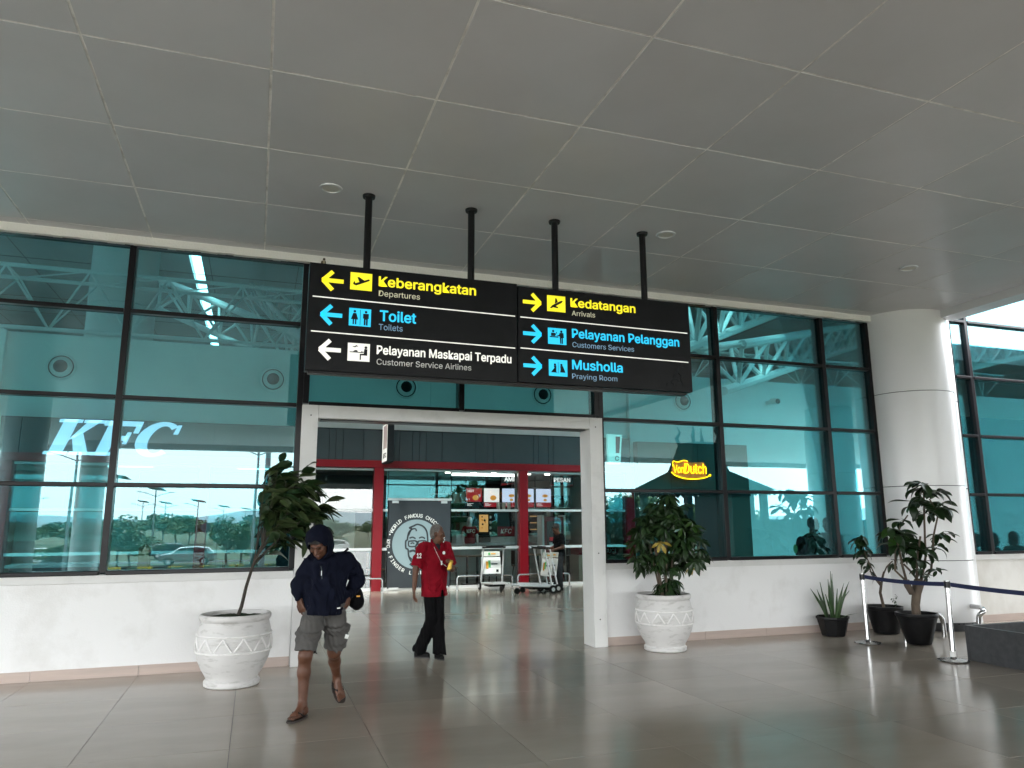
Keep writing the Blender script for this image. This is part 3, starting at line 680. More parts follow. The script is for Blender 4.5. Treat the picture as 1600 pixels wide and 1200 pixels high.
for z in (2.25, 1.75, 1.3): MB().box(-.012, -.004, -.3, .3, z, z+.42).build('poster', MT['red'], po_); MB().box(-.018, -.0125, -.2, .2, z+.1, z+.3).build('picture', MT['scro'], po_)
kc = empty('side_counter', (9.15, 19.2, 0), 0, 'beige side counter with a red strip and machine at the right shop window', 'counter')
MB().box(-.6, .6, 0, .55, 0, .72).build('body', MT['beige'], kc); MB().box(-.6, .6, -.01, .55, .725, .95).build('red_strip', MT['red'], kc)
MB().box(.1, .45, .1, .4, .96, 1.3).build('machine', MT['alu'], kc); MB().box(-.3, .0, .1, .4, .96, 1.25).build('machine', MT['black'], kc)
text('lettering', 'CUCI', .2, .78, -.014, height=.1, bold=.02, mat=MT['white'], parent=kc)
for k in range(6): MB().ball((-.45+.06*k, -.03, .82+.03*(k % 2)), (.06, .04, .04), 8, 5).build('flower', MT['cream'], kc, smooth=True)
bs = empty('back_shelf', (7.2, 23.6, 0), 0, 'dark back shelving stacked with boxes and cups behind the shop counter', 'shelf')
MB().box(-2.0, 1.4, .3, .5, 0, 2.9).build('back_panel', MT['ink'], bs)
for z in (.9, 1.35, 1.8, 2.25): MB().box(-2.0, 1.4, 0, .3, z, z+.03).build('shelf_board', MT['alu'], bs)
rq = random.Random(5)
for z in (.93, 1.38, 1.83, 2.28):
    x = -1.95
    while x < 1.25:
        w_ = rq.uniform(.08, .26); MB().box(x, x+w_, .02, .25, z, z+rq.uniform(.12, .34)).build('carton', MT[rq.choice(('red', 'white', 'cream', 'beige', 'slate', 'counter', 'bwood'))], bs); x += w_+rq.uniform(.01, .12)
for k, (x, lab) in enumerate(((5.35, 'tall stack of boxes left of the menu screens'), (9.35, 'tall shelf of goods at the right of the shop'))):
    q_ = empty('goods_rack', (x, 22.2, 0), 0, lab, 'rack'); MB().box(-.3, .3, .2, .3, 0, 2.7).build('back_panel', MT['black'], q_)
    for z in (.6, 1.1, 1.6, 2.1, 2.5):
        for c_ in range(3): MB().box(-.27+.19*c_, -.11+.19*c_, 0, .19, z, z+rq.uniform(.15, .33)).build('carton', MT[rq.choice(('red', 'beige', 'slate', 'cream', 'bwood'))], q_)
        MB().box(-.3, .3, 0, .2, z-.025, z-.002).build('shelf_board', MT['alu'], q_)
pn = empty('pendant_cables', (6.9, 21.6, 2.7), 0, 'row of thin dark rods holding the menu screens', 'rod rack')
for x in (-.8, -.3, .25, .8, 1.4): MB().cyl((x, .3, 0), (x, .3, .36), .012, n=6).build('rod', MT['black'], pn)
# dining furniture
def table(x, y, lab):
    t = empty('dining_table', (x, y, 0), 0, lab, 'table', 'dining tables behind the shop windows')
    MB().box(-.45, .45, -.3, .3, .72, .755).build('top', MT['wood'], t, bev=.008)
    for s_ in (-.14, .14): MB().cyl((s_, 0, 0), (s_, 0, .72), .035, n=10).build('leg', MT['black'], t, smooth=True)
    MB().box(-.25, .25, -.2, .2, 0, .025).build('foot', MT['black'], t); return t
def chair(x, y, rz, lab):
    t = empty('dining_chair', (x, y, 0), rz, lab, 'chair', 'dining chairs behind the shop windows')
    MB().box(-.21, .21, -.2, .2, .44, .47).build('seat', MT['wood'], t, bev=.008)
    MB().box(-.20, .20, .20, .225, .50, .86).build('backrest', MT['bwood'], t, bev=.008)
    for a in (-1, 1):
        for b in (-1, 1): MB().tube([(a*.17, b*.16, .44), (a*.21, b*.2, 0)], .014, 6).build('leg', MT['black'], t)
        MB().tube([(a*.18, .2, .44), (a*.18, .22, .55)], .012, 6).build('back_post', MT['black'], t)
    return t
table(5.6, 19.6, 'wooden dining table left of the upright trolley'); table(7.35, 19.6, 'wooden dining table right of the red post'); table(-.5, 19.4, 'wooden dining table behind the far left window')
chair(4.95, 19.5, R(80), 'wooden chair right beside the slate doors'); chair(6.15, 19.5, R(-85), 'wooden chair just left of the red post, behind the upright trolley')
chair(6.95, 19.5, R(85), 'wooden chair just right of the red post'); chair(7.95, 19.5, R(-80), 'wooden chair left of the kiosk'); chair(3.0, 19.4, R(10), 'dark chair between the red post and the slate doors')
# hand railings (low steel hoops) in front of the shop
for x0, x1, lab in ((4.75, 6.17, 'low steel hoop rail in front of the window beside the upright trolley'), (6.32, 7.72, 'low steel hoop rail behind the tipped trolley'), (1.55, 2.93, 'low steel hoop rail in front of the left red post'), (8.3, 9.5, 'low steel hoop rail right of the kiosk'), (-1.5, .2, 'low steel hoop rail behind the left glass')):
    h = empty('hoop_rail', ((x0+x1)/2, 17.95, 0), 0, lab, 'rail', 'low steel hoop rails along the shop front'); L_ = (x1-x0)/2; r_ = .06
    pts = [(-L_, 0, 0), (-L_, 0, .27)]+[(-L_+r_-r_*math.cos(t), 0, .27+r_*math.sin(t)) for t in (R(30), R(60), R(90))]
    pts = pts+[(-p[0], 0, p[2]) for p in pts[::-1]]
    MB().tube(pts, .021, 10).build('hoop', MT['chrome'], h, smooth=True)
    for s_ in (-1, 1): MB().cyl((s_*L_, 0, 0), (s_*L_, 0, .012), .05, n=16).build('foot_plate', MT['chrome'], h)
# counters and booth behind the left glass
bth = empty('kiosk_booth', (.75, 15.5, 0), 0, 'dark booth with a tent-like top and white slanted lettering behind the left glass', 'booth')
m = MB(); m.add([(-.75, -.5, 1.35), (.75, -.5, 1.35), (.75, .5, 1.35), (-.75, .5, 1.35), (-.45, -.2, 1.72), (.35, -.2, 1.72), (.35, .2, 1.72), (-.45, .2, 1.72)], [(0, 1, 5, 4), (1, 2, 6, 5), (2, 3, 7, 6), (3, 0, 4, 7), (4, 5, 6, 7), (3, 2, 1, 0)]); m.build('roof', MT['ink'], bth)
MB().box(-.65, .55, -.4, -.38, .80, 1.2).build('sign_board', MT['ink'], bth); MB().box(-.65, .1, -.35, .4, 0, .78).build('body', MT['ink'], bth)
for x in (-.66, .56): MB().box(x-.02, x+.02, -.4, -.36, 0, 1.36).build('post', MT['black'], bth)
text('lettering', 'CEPAT', -.6, .88, -.384, height=.14, width=.48, bold=.02, mat=MT['white'], parent=bth, shear=.25)
text('lettering', 'KIRIM', 0, .9, -.384, height=.12, width=.5, bold=.02, mat=MT['white'], parent=bth, shear=.25)
for k, (x, lab) in enumerate(((-2.4, 'long dark desk behind the left glass'), (-5.6, 'dark desk at the far left behind the glass'))):
    t = empty('service_desk', (x, 13.4, 0), 0, lab, 'desk'); MB().box(-1.1, 1.1, 0, .6, 0, .95).build('body', MT['slate'], t); MB().box(-1.15, 1.15, -.04, .64, .955, 1.0).build('top', MT['counter'], t)
    for q in range(6): MB().box(-1.0+.36*q, -.7+.36*q, -.012, -.001, .08, .88).build('front_panel', MT['ink'], t)
bo = empty('queue_bollard', (-1.3, 10.6, 0), 0, 'dark wooden post with a pointed cap just behind the left glass', 'bollard')
MB().box(-.065, .065, -.065, .065, 0, 1.3).build('shaft', MT['bwood'], bo); MB().lathe([(.09, 1.3), (.0, 1.36)], 4).build('cap', MT['bwood'], bo)

# yellow neon lettering behind the right glass
nn = empty('neon_sign', (10.9, 18.0, 2.86), 0, 'yellow neon script lettering on an orange-glowing backing behind the right glass', 'neon sign')
MB().prism([(.05, .05), (.25, -.02), (.7, -.04), (1.1, .0), (1.13, .28), (1.05, .42), (.6, .40), (.35, .45), (.12, .42), (.0, .2)], .02, .03).build('glow_backing', MT['orange'], nn)
text('lettering', 'Von', .05, .10, 0, height=.22, width=.34, bold=.006, mat=MT['neon'], parent=nn, shear=.1)
text('lettering', 'Dutch', .40, .09, 0, height=.28, width=.72, bold=.008, mat=MT['neon'], parent=nn, shear=.05)
MB().tube([(v[0], 0, v[1]) for v in smoothpts([(-.02, .12), (.12, .02), (.4, -.05), (.75, -.06), (1.05, -.02), (1.2, .04)])], .017, 6).build('underline', MT['neon'], nn, smooth=True)
MB().tube([(v[0], 0, v[1]) for v in smoothpts([(.03, .28), (.05, .42), (.2, .40), (.38, .45), (.52, .43)])], .013, 6).build('flourish', MT['neon'], nn, smooth=True)
MB().ball((1.22, 0, .05), .035).build('dot', MT['neon'], nn)
ns = empty('dark_shop_unit', (11.6, 18.25, 0), 0, 'dark olive grey shop unit carrying the yellow neon lettering', 'shop')
MB().box(-1.62, 2.0, 0, .25, 0, 3.83).build('front_panel', MT['olive'], ns); MB().box(-1.62, 2.0, -.05, -.001, 2.35, 2.45).build('beam', MT['ink'], ns); MB().box(-.7, 1.0, -.02, -.001, .05, 2.3).build('doorway', MT['ink'], ns)
for q in (-.6, .3, 1.2): MB().box(q, q+.02, -.004, -.001, 2.46, 3.8).build('panel_joint', MT['ink'], ns)
cc = empty('security_camera', (14.7, 18.4, 5.2), 0, 'small white security camera on the right hall wall', 'camera')
MB().box(-.05, .05, -.05, .2, -.05, .05).build('bracket', MT['white'], cc); MB().cyl((.0, -.3, -.02), (0, .0, .02), .09, n=12).build('housing', MT['white'], cc, smooth=True); MB().cyl((0, -.33, -.02), (0, -.3, -.02), .08, n=12).build('lens', MT['ink'], cc)

# ------------------------------------------------------------------ hanging sign
sg = empty('hanging_sign_board', (.37, 7.15, 3.06), math.atan2(0, 1), 'long black hanging direction board with yellow, blue and white arrows and words', 'sign')
H_ = 1.07
MB().box(0, 2.155, .0, .14, -.01, H_).build('cabinet', MT['signb'], sg, bev=.004)
MB().box(2.165, 4.275, .0, .14, -.0, H_-.02).build('cabinet', MT['signb'], sg, bev=.004)
MB().box(.03, 4.2, .02, .12, -.035, -.012).build('bottom_rail', MT['black'], sg)
for x0, x1, z0, z1 in ((.04, 2.13, .725, .707), (.04, 2.13, .375, .357), (2.19, 4.24, .705, .69), (2.19, 4.235, .365, .345)):
    MB().prism([(x0, z0-.0052), (x1, z1-.0052), (x1, z1+.0052), (x0, z0+.0052)], -.004, -.0005).build('divider_line', MT['wsign'], sg)
sgx, sgz = .37, 3.06
def arrow(x, z, d, mt):
    m = MB(); w_ = .021; L_ = .21
    m.tube([(x-d*.0+0, -.004, z), (x+d*L_, -.004, z)], w_, 8); m2 = MB()
    tip = (x+d*0, z)
    for s_ in (1, -1): m.tube([(x+d*.012, -.004, z), (x+d*.105, -.004, z+s_*.095)], w_, 8)
    for i, v in enumerate(m.v): m.v[i] = (v[0], -.001-.002*(1 if v[1] < -.004 else 0), v[2])
    m.build('arrow', MT[mt], sg)
for z, mt in ((3.96, 'ysign'), (3.61, 'csign'), (3.26, 'wsign')): arrow(.49-sgx, z-sgz, 1, mt)
for z, mt in ((3.94, 'ysign'), (3.59, 'csign'), (3.24, 'csign')): arrow(2.80-sgx, z-sgz, -1, mt)
def picto(x, z, mt):
    return MB().box(x-sgx, x-sgx+.215, -.003, -.0003, z-sgz-.09, z-sgz+.09).build('pictogram', MT[mt], sg, bev=.0012)
def pp(par, polys, x, z):
    m = MB()
    for p in polys:
        if p[0] == 'c': m.cyl((x-sgx+p[1], -.0032, z-sgz+p[2]), (x-sgx+p[1], -.0052, z-sgz+p[2]), p[3], n=12)
        else: m.prism([(x-sgx+a, z-sgz+b) for a, b in p], -.005, -.0032)
    m.build('figure', MT['ink'], par)
plane = [[(.03, -.045), (.08, -.035), (.185, .02), (.19, .035), (.17, .037), (.06, -.02), (.035, -.02)], [(.085, -.01), (.13, .012), (.095, .045), (.075, .045)], [(.10, -.02), (.15, .005), (.12, -.05), (.105, -.05)], [(.03, -.045), (.05, -.04), (.035, -.015), (.025, -.015)]]
p = picto(.765, 3.98, 'ysign'); pp(p, [[(.03, -.035), (.06, -.045), (.185, .012), (.195, .025), (.18, .03), (.05, -.022), (.03, -.015)], [(.09, -.01), (.14, .012), (.085, .045), (.068, .042)], [(.03, -.035), (.05, -.035), (.045, -.005), (.035, -.005)]], .765, 3.98)
p = picto(2.87, 3.95, 'ysign'); pp(p, [[(.03, -.055), (.05, -.055), (.17, .015), (.185, .035), (.165, .04), (.06, -.02)], [(.09, -.0), (.125, .02), (.11, .06), (.095, .06)], [(.05, -.04), (.09, -.02), (.13, -.04), (.12, -.05)]], 2.87, 3.95)
def standing(dx, skirt):
    a = [('c', dx, .058, .013)]
    if skirt: a += [[(dx-.015, .04), (dx+.015, .04), (dx+.036, -.025), (dx-.036, -.025)], [(dx-.018, -.025), (dx-.005, -.025), (dx-.005, -.075), (dx-.018, -.075)], [(dx+.005, -.025), (dx+.018, -.025), (dx+.018, -.075), (dx+.005, -.075)]]
    else: a += [[(dx-.028, .04), (dx+.028, .04), (dx+.028, -.01), (dx+.019, -.01), (dx+.019, -.078), (dx+.003, -.078), (dx+.003, -.02), (dx-.003, -.02), (dx-.003, -.078), (dx-.019, -.078), (dx-.019, -.01), (dx-.028, -.01)]]
    return a
p = picto(.765, 3.61, 'csign'); pp(p, standing(.055, 1)+standing(.165, 0)+[[(.107, -.078), (.112, -.078), (.112, .078), (.107, .078)]], .765, 3.61)
p = picto(.765, 3.255, 'wsign'); pp(p, [[(.02, -.005), (.145, -.005), (.145, .003), (.02, .003)], ('c', .175, .05, .014), [(.16, .035), (.19, .035), (.19, -.03), (.13, -.03), (.13, -.075), (.118, -.075), (.118, -.015), (.155, -.012), (.16, .005), (.13, .012), (.13, .004), (.155, -.002)], [(.05, .05), (.10, .058), (.10, .064), (.045, .056)], [(.07, .045), (.09, .07), (.083, .072), (.06, .05)], [(.05, .004), (.10, .004), (.09, .02), (.07, .02)]], .765, 3.255)
p = picto(2.875, 3.585, 'csign'); pp(p, [[(.02, -.015), (.12, -.015), (.12, -.003), (.02, -.003)], ('c', .06, .055, .013), [(.035, .0), (.035, .035), (.085, .035), (.085, .0)], ('c', .155, .055, .014), [(.135, .04), (.18, .04), (.185, -.015), (.172, -.015), (.172, -.08), (.158, -.08), (.158, -.02), (.153, -.02), (.153, -.08), (.14, -.08), (.135, .0), (.10, .01), (.098, .002), (.13, .02)], [(.085, .02), (.10, .05), (.106, .047), (.09, .012)]], 2.875, 3.585)
p = picto(2.88, 3.235, 'csign'); pp(p, [[(.105, -.06), (.109, -.06), (.109, .065), (.105, .065)], ('c', .07, .035, .013), [(.055, .02), (.085, .025), (.08, -.03), (.035, -.035), (.03, -.045), (.085, -.045)], [(.025, -.052), (.095, -.052), (.095, -.045), (.025, -.045)], ('c', .145, .035, .013), [(.13, .02), (.16, .025), (.185, -.03), (.19, -.048), (.13, -.048), (.135, -.01)]], 2.88, 3.235)
def st(s_, x, z, h, w_, mt, bold=0, tilt=0):
    o = text('lettering', s_, x-sgx, z-sgz, -.0005, height=h, width=w_, bold=bold, mat=MT[mt], parent=sg, extr=.003); return o
st('Keberangkatan', 1.05, 3.955, .098, 1.02, 'ysign', .018); st('Departures', 1.05, 3.85, .058, .42, 'paley', .0)
st('Toilet', 1.07, 3.595, .105, .37, 'csign', .018); st('Toilets', 1.06, 3.50, .06, .24, 'paleblue', .0)
st('Pelayanan Maskapai Terpadu', 1.05, 3.252, .085, 1.41, 'wsign', .018); st('Customer Service Airlines', 1.05, 3.145, .058, .97, 'white', .0)
st('Kedatangan', 3.15, 3.935, .095, .80, 'ysign', .018); st('Arrivals', 3.16, 3.835, .055, .28, 'paley', .0)
st('Pelayanan Pelanggan', 3.16, 3.585, .098, 1.34, 'csign', .018); st('Customers Services', 3.16, 3.48, .057, .75, 'paleblue', .0)
st('Musholla', 3.155, 3.235, .10, .61, 'csign', .018); st('Praying Room', 3.15, 3.13, .055, .54, 'paleblue', 0)
orn = MB()
for (cx_, cz_, rr, a0, a1) in ((4.42, .10, .05, 20, 200), (4.36, .06, .045, 0, 190), (4.46, .17, .05, 40, 230), (4.52, .24, .05, 60, 260), (4.56, .14, .06, 90, 250), (4.48, .06, .04, 0, 180), (4.56, .30, .04, 60, 220)):
    q = ribbon([(cx_-sgx+rr*math.cos(R(a0+(a1-a0)*k/10)), cz_+rr*math.sin(R(a0+(a1-a0)*k/10))) for k in range(11)], [.004+.014*math.sin(math.pi*k/10) for k in range(11)], y=-.003); orn.add(q.v, q.f)
orn.build('corner_ornament', MT['ink'], sg)
for x, lab in ((.93, 'black drop pole of the hanging board, first from left'), (2.03, 'black drop pole of the hanging board, second from left'), (3.0, 'black drop pole of the hanging board, third from left'), (4.11, 'black drop pole of the hanging board, rightmost')):
    q = MB().cyl((x-sgx, .07, H_-.02), (x-sgx, .07, CZ-3.06-.01), .037, n=16).build('drop_pole', MT['black'], sg, smooth=True)
    m = MB(); m.lathe([(.04, -.03), (.062, -.028), (.066, -.01), (.066, .0)], 20, (x-sgx, .07, CZ-3.06-.01)); m.build('collar', MT['black'], q, smooth=True)
for x, lab in ((-3.3, 'round unlit ceiling downlight, far left'), (.54, 'round unlit ceiling downlight just left of the first drop pole'), (4.4, 'round unlit ceiling downlight just right of the last drop pole'), (8.11, 'round unlit ceiling downlight near the round column')):
    t = empty('ceiling_downlight', (x, 7.17, CZ-.008), 0, lab, 'downlight', 'round downlights in the canopy ceiling')
    MB().lathe([(.085, -.001), (.088, -.012), (.11, -.008), (.113, 0)], 28).build('rim', MT['alu'], t, smooth=True); MB().cyl((0, 0, -.006), (0, 0, -.001), .086, n=28).build('lens', MT['cream'], t)
# sparrow on the board
sp = empty('sparrow', (.505, 7.22, 4.13), R(15), 'tiny brown sparrow perched on the top left corner of the hanging board', 'bird')
m = MB(); m.ball((0, 0, .030), (.019, .024, .030), 14, 10); m.ball((.0, -.008, .065), (.0135, .016, .0135), 12, 8); o = m.build('body', MT['brownb'], sp, smooth=True)
MB().ball((0, -.009, .031), (.015, .018, .026), 12, 8).build('belly', MT['birdt'], sp, smooth=True)
MB().cyl((0, -.022, .064), (0, -.034, .062), .005, .0005, 6).build('beak', MT['ink'], sp)
for s_ in (-1, 1): MB().ball((s_*.018, .006, .032), (.004, .020, .022), 8, 6).build('wing', MT['brownb'], sp, smooth=True); MB().cyl((s_*.007, 0, 0), (s_*.007, 0, .012), .0012, n=5).build('leg', MT['dbark'], sp)
MB().box(-.009, .009, .02, .055, .0, .006).build('tail', MT['brownb'], sp)

# ------------------------------------------------------------------ outside: kerbs, car park, lamps, trees (seen mirrored in the glass)
gb = MB(); ys = [-8.35, -12, -18, -30, -60, -120, -300, -2500]; zs_ = [-.22, -.35, -1.2, -1.75, -1.8, -1.8, -1.8, -1.8]
for i in range(len(ys)-1): gb.quad((-2500, ys[i], zs_[i]), (-2500, ys[i+1], zs_[i+1]), (2500, ys[i+1], zs_[i+1]), (2500, ys[i], zs_[i]))
gb.quad((-2500, -8.35, -.22), (2500, -8.35, -.22), (2500, 9.2, -.22), (-2500, 9.2, -.22)) if 0 else None
tag(gb.build('ground', MT['ground']), kind='structure')
g2 = MB(); g2.quad((48, -8.3, -.23), (2500, -8.3, -.23), (2500, 2500, -.23), (48, 2500, -.23)); g2.quad((-2500, -8.3, -.23), (-16, -8.3, -.23), (-16, 2500, -.23), (-2500, 2500, -.23)); g2.quad((-16, 61, -.23), (48, 61, -.23), (48, 2500, -.23), (-16, 2500, -.23))
tag(g2.build('apron_ground', MT['asphalt']), kind='structure')
rd = MB(); rd.quad((-300, -13, -.49), (300, -13, -.49), (300, -18, -1.19), (-300, -18, -1.19)); rd.quad((-300, -18, -1.19), (300, -18, -1.19), (300, -31, -1.745), (-300, -31, -1.745)); rd.quad((-300, -8.36, -.21), (300, -8.36, -.21), (300, -13, -.48), (-300, -13, -.48))
tag(rd.build('access_road', MT['road']), kind='structure')
r3 = MB(); r3.quad((-300, -44, -1.785), (300, -44, -1.785), (300, -54, -1.785), (-300, -54, -1.785)); tag(r3.build('car_park_road', MT['asphalt']), kind='structure')
for nm, yk, lab in (('road_kerb', -32, 'yellow and black striped kerb along the near side of the island'), ('road_kerb', -41, 'yellow and black striped kerb along the far side of the island')):
    k_ = empty(nm, (0, yk, -1.78), 0, lab, 'kerb', 'striped road kerbs')
    for mt in ('kyel', 'kblk'):
        m = MB(); m.box(-.5, .5, -.12, .12, 0, .27); me = m.mesh('kerb_block'); me.materials.append(MT[mt])
        for q in range(-46, 24):
            if (q % 2) == (mt == 'kyel'): o = bpy.data.objects.new('kerb_block', me); col.objects.link(o); o.parent = k_; o.location = (q*1.02, 0, 0)
hm = MB(); prev = None
for k in range(120):
    a = R(180+180*k/119); d = 1500; h = 20+10*math.sin(k*.21)+6*math.sin(k*.63+1)
    p = (d*math.cos(a), d*math.sin(a), h); 
    if prev: hm.add([prev, p, (p[0]*1.3, p[1]*1.3, p[2]*.2), (prev[0]*1.3, prev[1]*1.3, prev[2]*.2), (prev[0]*.8, prev[1]*.8, -2), (p[0]*.8, p[1]*.8, -2)], [(0, 1, 2, 3), (4, 5, 1, 0)])
    prev = p
tag(hm.build('hills', MT['hill'], smooth=True), kind='structure')

# outer canopy columns
for x, y, r_, lab in ((-5.75, -3.5, .5, 'round canopy column behind, nearer of the left pair'), (-6.1, -14.3, .5, 'round canopy column behind, farther of the left pair'), (16.2, .9, .66, 'round canopy column to the right, outside the picture'), (26, -3.5, .5, 'far right canopy column')):
    c = empty('canopy_column', (x, y, 0), 0, lab, 'column', 'canopy columns behind')
    for a, b in ((-1.2, 1.2), (1.21, 3.0), (3.01, 4.95)): MB().cyl((0, 0, a), (0, 0, b-.004), r_, n=36).build('panel', MT['colm'], c, smooth=True)

def solar_lamp(x, y, zt, arms, lab, big=1.0, panel=True):
    t = empty('solar_street_lamp', (x, y, -1.8), 0, lab, 'street lamp', 'solar street lamps in the car park'); H = zt+1.8
    MB().cyl((0, 0, 0), (0, 0, H-.15), .11, .055, 8).build('pole', MT['pole'], t, smooth=True)
    if panel: o = MB().box(-.9*big, .9*big, -.5*big, .5*big, -.03, .03).build('solar_panel', MT['solar'], t); o.location = (0, 0, H); o.rotation_euler = (R(14), R(8), R(20))
    for s_ in arms:
        a = MB().tube([(0, 0, H-.9), (s_*.9, 0, H-.55), (s_*1.5, 0, H-.42)], .035, 6).build('arm', MT['pole'], t)
        MB().box(min(s_*1.4, s_*1.95), max(s_*1.4, s_*1.95), -.12, .12, H-.44, H-.36).build('lamp_head', MT['pole'], a)
# (virtual bearing ratio, virtual distance, top height) turned into real places
for rat, yv, zt, arms, lab, big in ((-.205, 48, 6.25, (-1, 1), 'tall twin-arm solar lamp mirrored at the left of the glass', 1.0), (-.160, 74, 5.6, (), 'single solar lamp panel mirrored beside the left mullion', 1.1), (-.115, 92, 5.3, (-1, 1), 'twin-arm solar lamp mirrored mid glass', 1.1), (-.128, 150, 5.2, (-1, 1), 'distant twin-arm solar lamp mirrored left of the silver car', 1.0), (-.103, 140, 4.8, (-1, 1), 'distant solar lamp mirrored just left of the silver car', 1.1), (-.066, 120, 4.7, (-1,), 'single-arm solar lamp mirrored above the silver car', 1.1), (-.036, 160, 4.6, (-1,), 'small solar lamp mirrored right of the silver car', 1.2), (-.248, 96, 4.9, (-1, 1), 'small twin-arm solar lamp mirrored at the far left', 1.1), (-.010, 190, 4.6, (1,), 'far tiny solar lamp mirrored left of the potted tree', 1.3), (.56, 120, 5.2, (1,), 'solar lamp mirrored in the right glass', 1.0)):
    solar_lamp(rat*yv, 2*WY-yv, zt, arms, lab, big)
for rat, yv, zt, lab in ((.0, 46, 6.4, 'tall plain twin-arm lamp post mirrored left of the potted tree'),):
    solar_lamp(rat*yv, 2*WY-yv, zt, (-1, 1), lab, 1, False)
fp = MB().cyl((0, 0, 0), (0, 0, 13), .16, .12, 8).build('mast', MT['pole'], smooth=True); fp.location = (.5, 2*WY-42, -1.8); tag(fp, 'bare straight mast mirrored next to the twin-arm lamp post', 'mast')
rs = empty('round_sign_pair', (-2.9, 2*WY-60, -1.8), 0, 'pair of dark round road signs mirrored right of the silver car', 'road sign')
for s_ in (-1, 1): MB().cyl((s_*.42, -.02, 3.05), (s_*.42, .02, 3.05), .37, n=20).build('disc', MT['slate'], rs); MB().cyl((s_*.42, .04, 0), (s_*.42, .04, 3), .03, n=6).build('post', MT['pole'], rs)

def car(x, y, z, rz, paint, lab):
    c = empty('parked_car', (x, y, z), rz, lab, 'car')
    side = [(-2.05, .32), (-2.1, .62), (-1.98, .86), (-1.15, .96), (-.55, 1.40), (.75, 1.47), (1.55, 1.35), (2.0, .98), (2.1, .55), (2.03, .30)]
    bo_ = MB().prism(side, -.82, .82).build('body', MT[paint], c, bev=.07, bseg=3, smooth=True)
    MB().prism([(-1.02, .99), (-.52, 1.35), (-.05, 1.39), (-.05, .99)], -.835, .835).build('window', MT['carw'], c)
    MB().prism([(.03, .99), (.03, 1.395), (.72, 1.40), (1.35, 1.30), (1.6, 1.0)], -.835, .835).build('window', MT['carw'], c)
    m = MB(); m.add([(-1.16, -.68, .98), (-1.16, .68, .98), (-.60, .6, 1.385), (-.60, -.6, 1.385)], [(0, 1, 2, 3)]); 
    m.add([(-1.13, -.68, .96), (-1.13, .68, .96), (-.57, .6, 1.37), (-.57, -.6, 1.37)], [(3, 2, 1, 0)]); m.build('windscreen', MT['carw'], c)
    for a in (-1.3, 1.3):
        for s_ in (-1, 1):
            t = MB().cyl((a, s_*.68, .32), (a, s_*.85, .32), .32, n=20).build('wheel', MT['rubber'], c, smooth=True)
            MB().cyl((a, s_*.852, .32), (a, s_*.87, .32), .19, n=12).build('rim', MT['alu'], t)
    for s_ in (-1, 1): MB().box(-2.12, -1.98, s_*.62-.16, s_*.62+.16, .62, .78).build('headlight', MT['white'], c); MB().box(2.0, 2.1, s_*.62-.14, s_*.62+.14, .7, .92).build('tail_light', MT['red'], c)
    return c
car(-4.9, 2*WY-66, -1.78, 0, 'silver', 'silver hatchback on the road mirrored in the left glass')
car(-11.3, 2*WY-55, -1.78, .3, 'dcar', 'dark car with a pale roof rack mirrored between the left columns')
car(-17, 2*WY-72, -1.78, .1, 'wcar', 'white car mirrored at the far left'); car(9, 2*WY-75, -1.78, 0, 'wcar', 'white car behind, hidden by the doorway')
car(-7.0, 2*WY-78, -1.78, 3.1, 'dcar', 'dark car partly behind the young trees')

# trees
def leafcloud(name, rx, ry, rz, n, size, mt, seed):
    rng = np.random.RandomState(seed); m = MB()
    cl_ = [(rng.normal(0, .42, 3)*np.array((rx, ry, rz)), rng.uniform(.28, .5)) for _ in range(14)]
    for i in range(n):
        c0, rr = cl_[rng.randint(len(cl_))]; d = rng.normal(0, 1, 3); d /= np.linalg.norm(d)
        p = Vector(c0+d*rr*np.array((rx, ry, rz))*rng.uniform(.6, 1)**.5)
        e = Euler(rng.uniform(-1.2, 1.2, 3)+np.array((0, 0, rng.uniform(0, 6)))).to_matrix(); s_ = size*rng.uniform(.6, 1.3)
        m.add([p+e @ Vector((-s_, 0, 0)), p+e @ Vector((0, -s_*.45, s_*.1)), p+e @ Vector((s_, 0, 0)), p+e @ Vector((0, s_*.45, s_*.1))], [(0, 1, 2, 3)])
    me = m.mesh(name); me.materials.append(MT[mt]); return me
LC = [leafcloud('crown', 1, 1, .8, 1500, .11, 'tree', s) for s in (1, 2, 3)]+[leafcloud('crown', 1, 1, .8, 1300, .10, 'leafb', 4)]
def tree(x, y, h, w_, v, lab, zb=-1.8, group='trees and shrubs beyond the car park'):
    t = empty('tree', (x, y, zb), random.uniform(0, 6), lab, 'tree', group)
    m = MB(); m.tube([(0, 0, 0), (.05*h, 0, h*.3), (0, .04*h, h*.62)], [h*.022+.03, h*.018+.02, .03], 7)
    for k in range(5):
        a = k*1.3+random.random(); m.tube([(0.03*h, 0, h*(.3+.05*k)), (math.cos(a)*w_*.3, math.sin(a)*w_*.3, h*(.5+.06*k)), (math.cos(a)*w_*.6, math.sin(a)*w_*.6, h*(.62+.06*k))], [.05, .03, .012], 5)
    m.build('trunk', MT['bark'], t, smooth=True)
    o = bpy.data.objects.new('crown', LC[v]); col.objects.link(o); o.parent = t; o.location = (0, 0, h*.66); o.scale = (w_, w_, h*.42)
rs_ = random.Random(4)
kinds = ['mid green bushy tree beyond the car park, {} in the mirrored row', 'dense dark green tree beyond the car park, {} in the mirrored row']
ordn = ['first', 'second', 'third', 'fourth', 'fifth', 'sixth', 'seventh', 'eighth', 'ninth', 'tenth', 'eleventh', 'twelfth', 'thirteenth', 'fourteenth', 'fifteenth', 'sixteenth', 'seventeenth', 'eighteenth', 'nineteenth', 'twentieth', 'twenty-first', 'twenty-second', 'twenty-third', 'twenty-fourth', 'twenty-fifth', 'twenty-sixth', 'twenty-seventh', 'twenty-eighth']
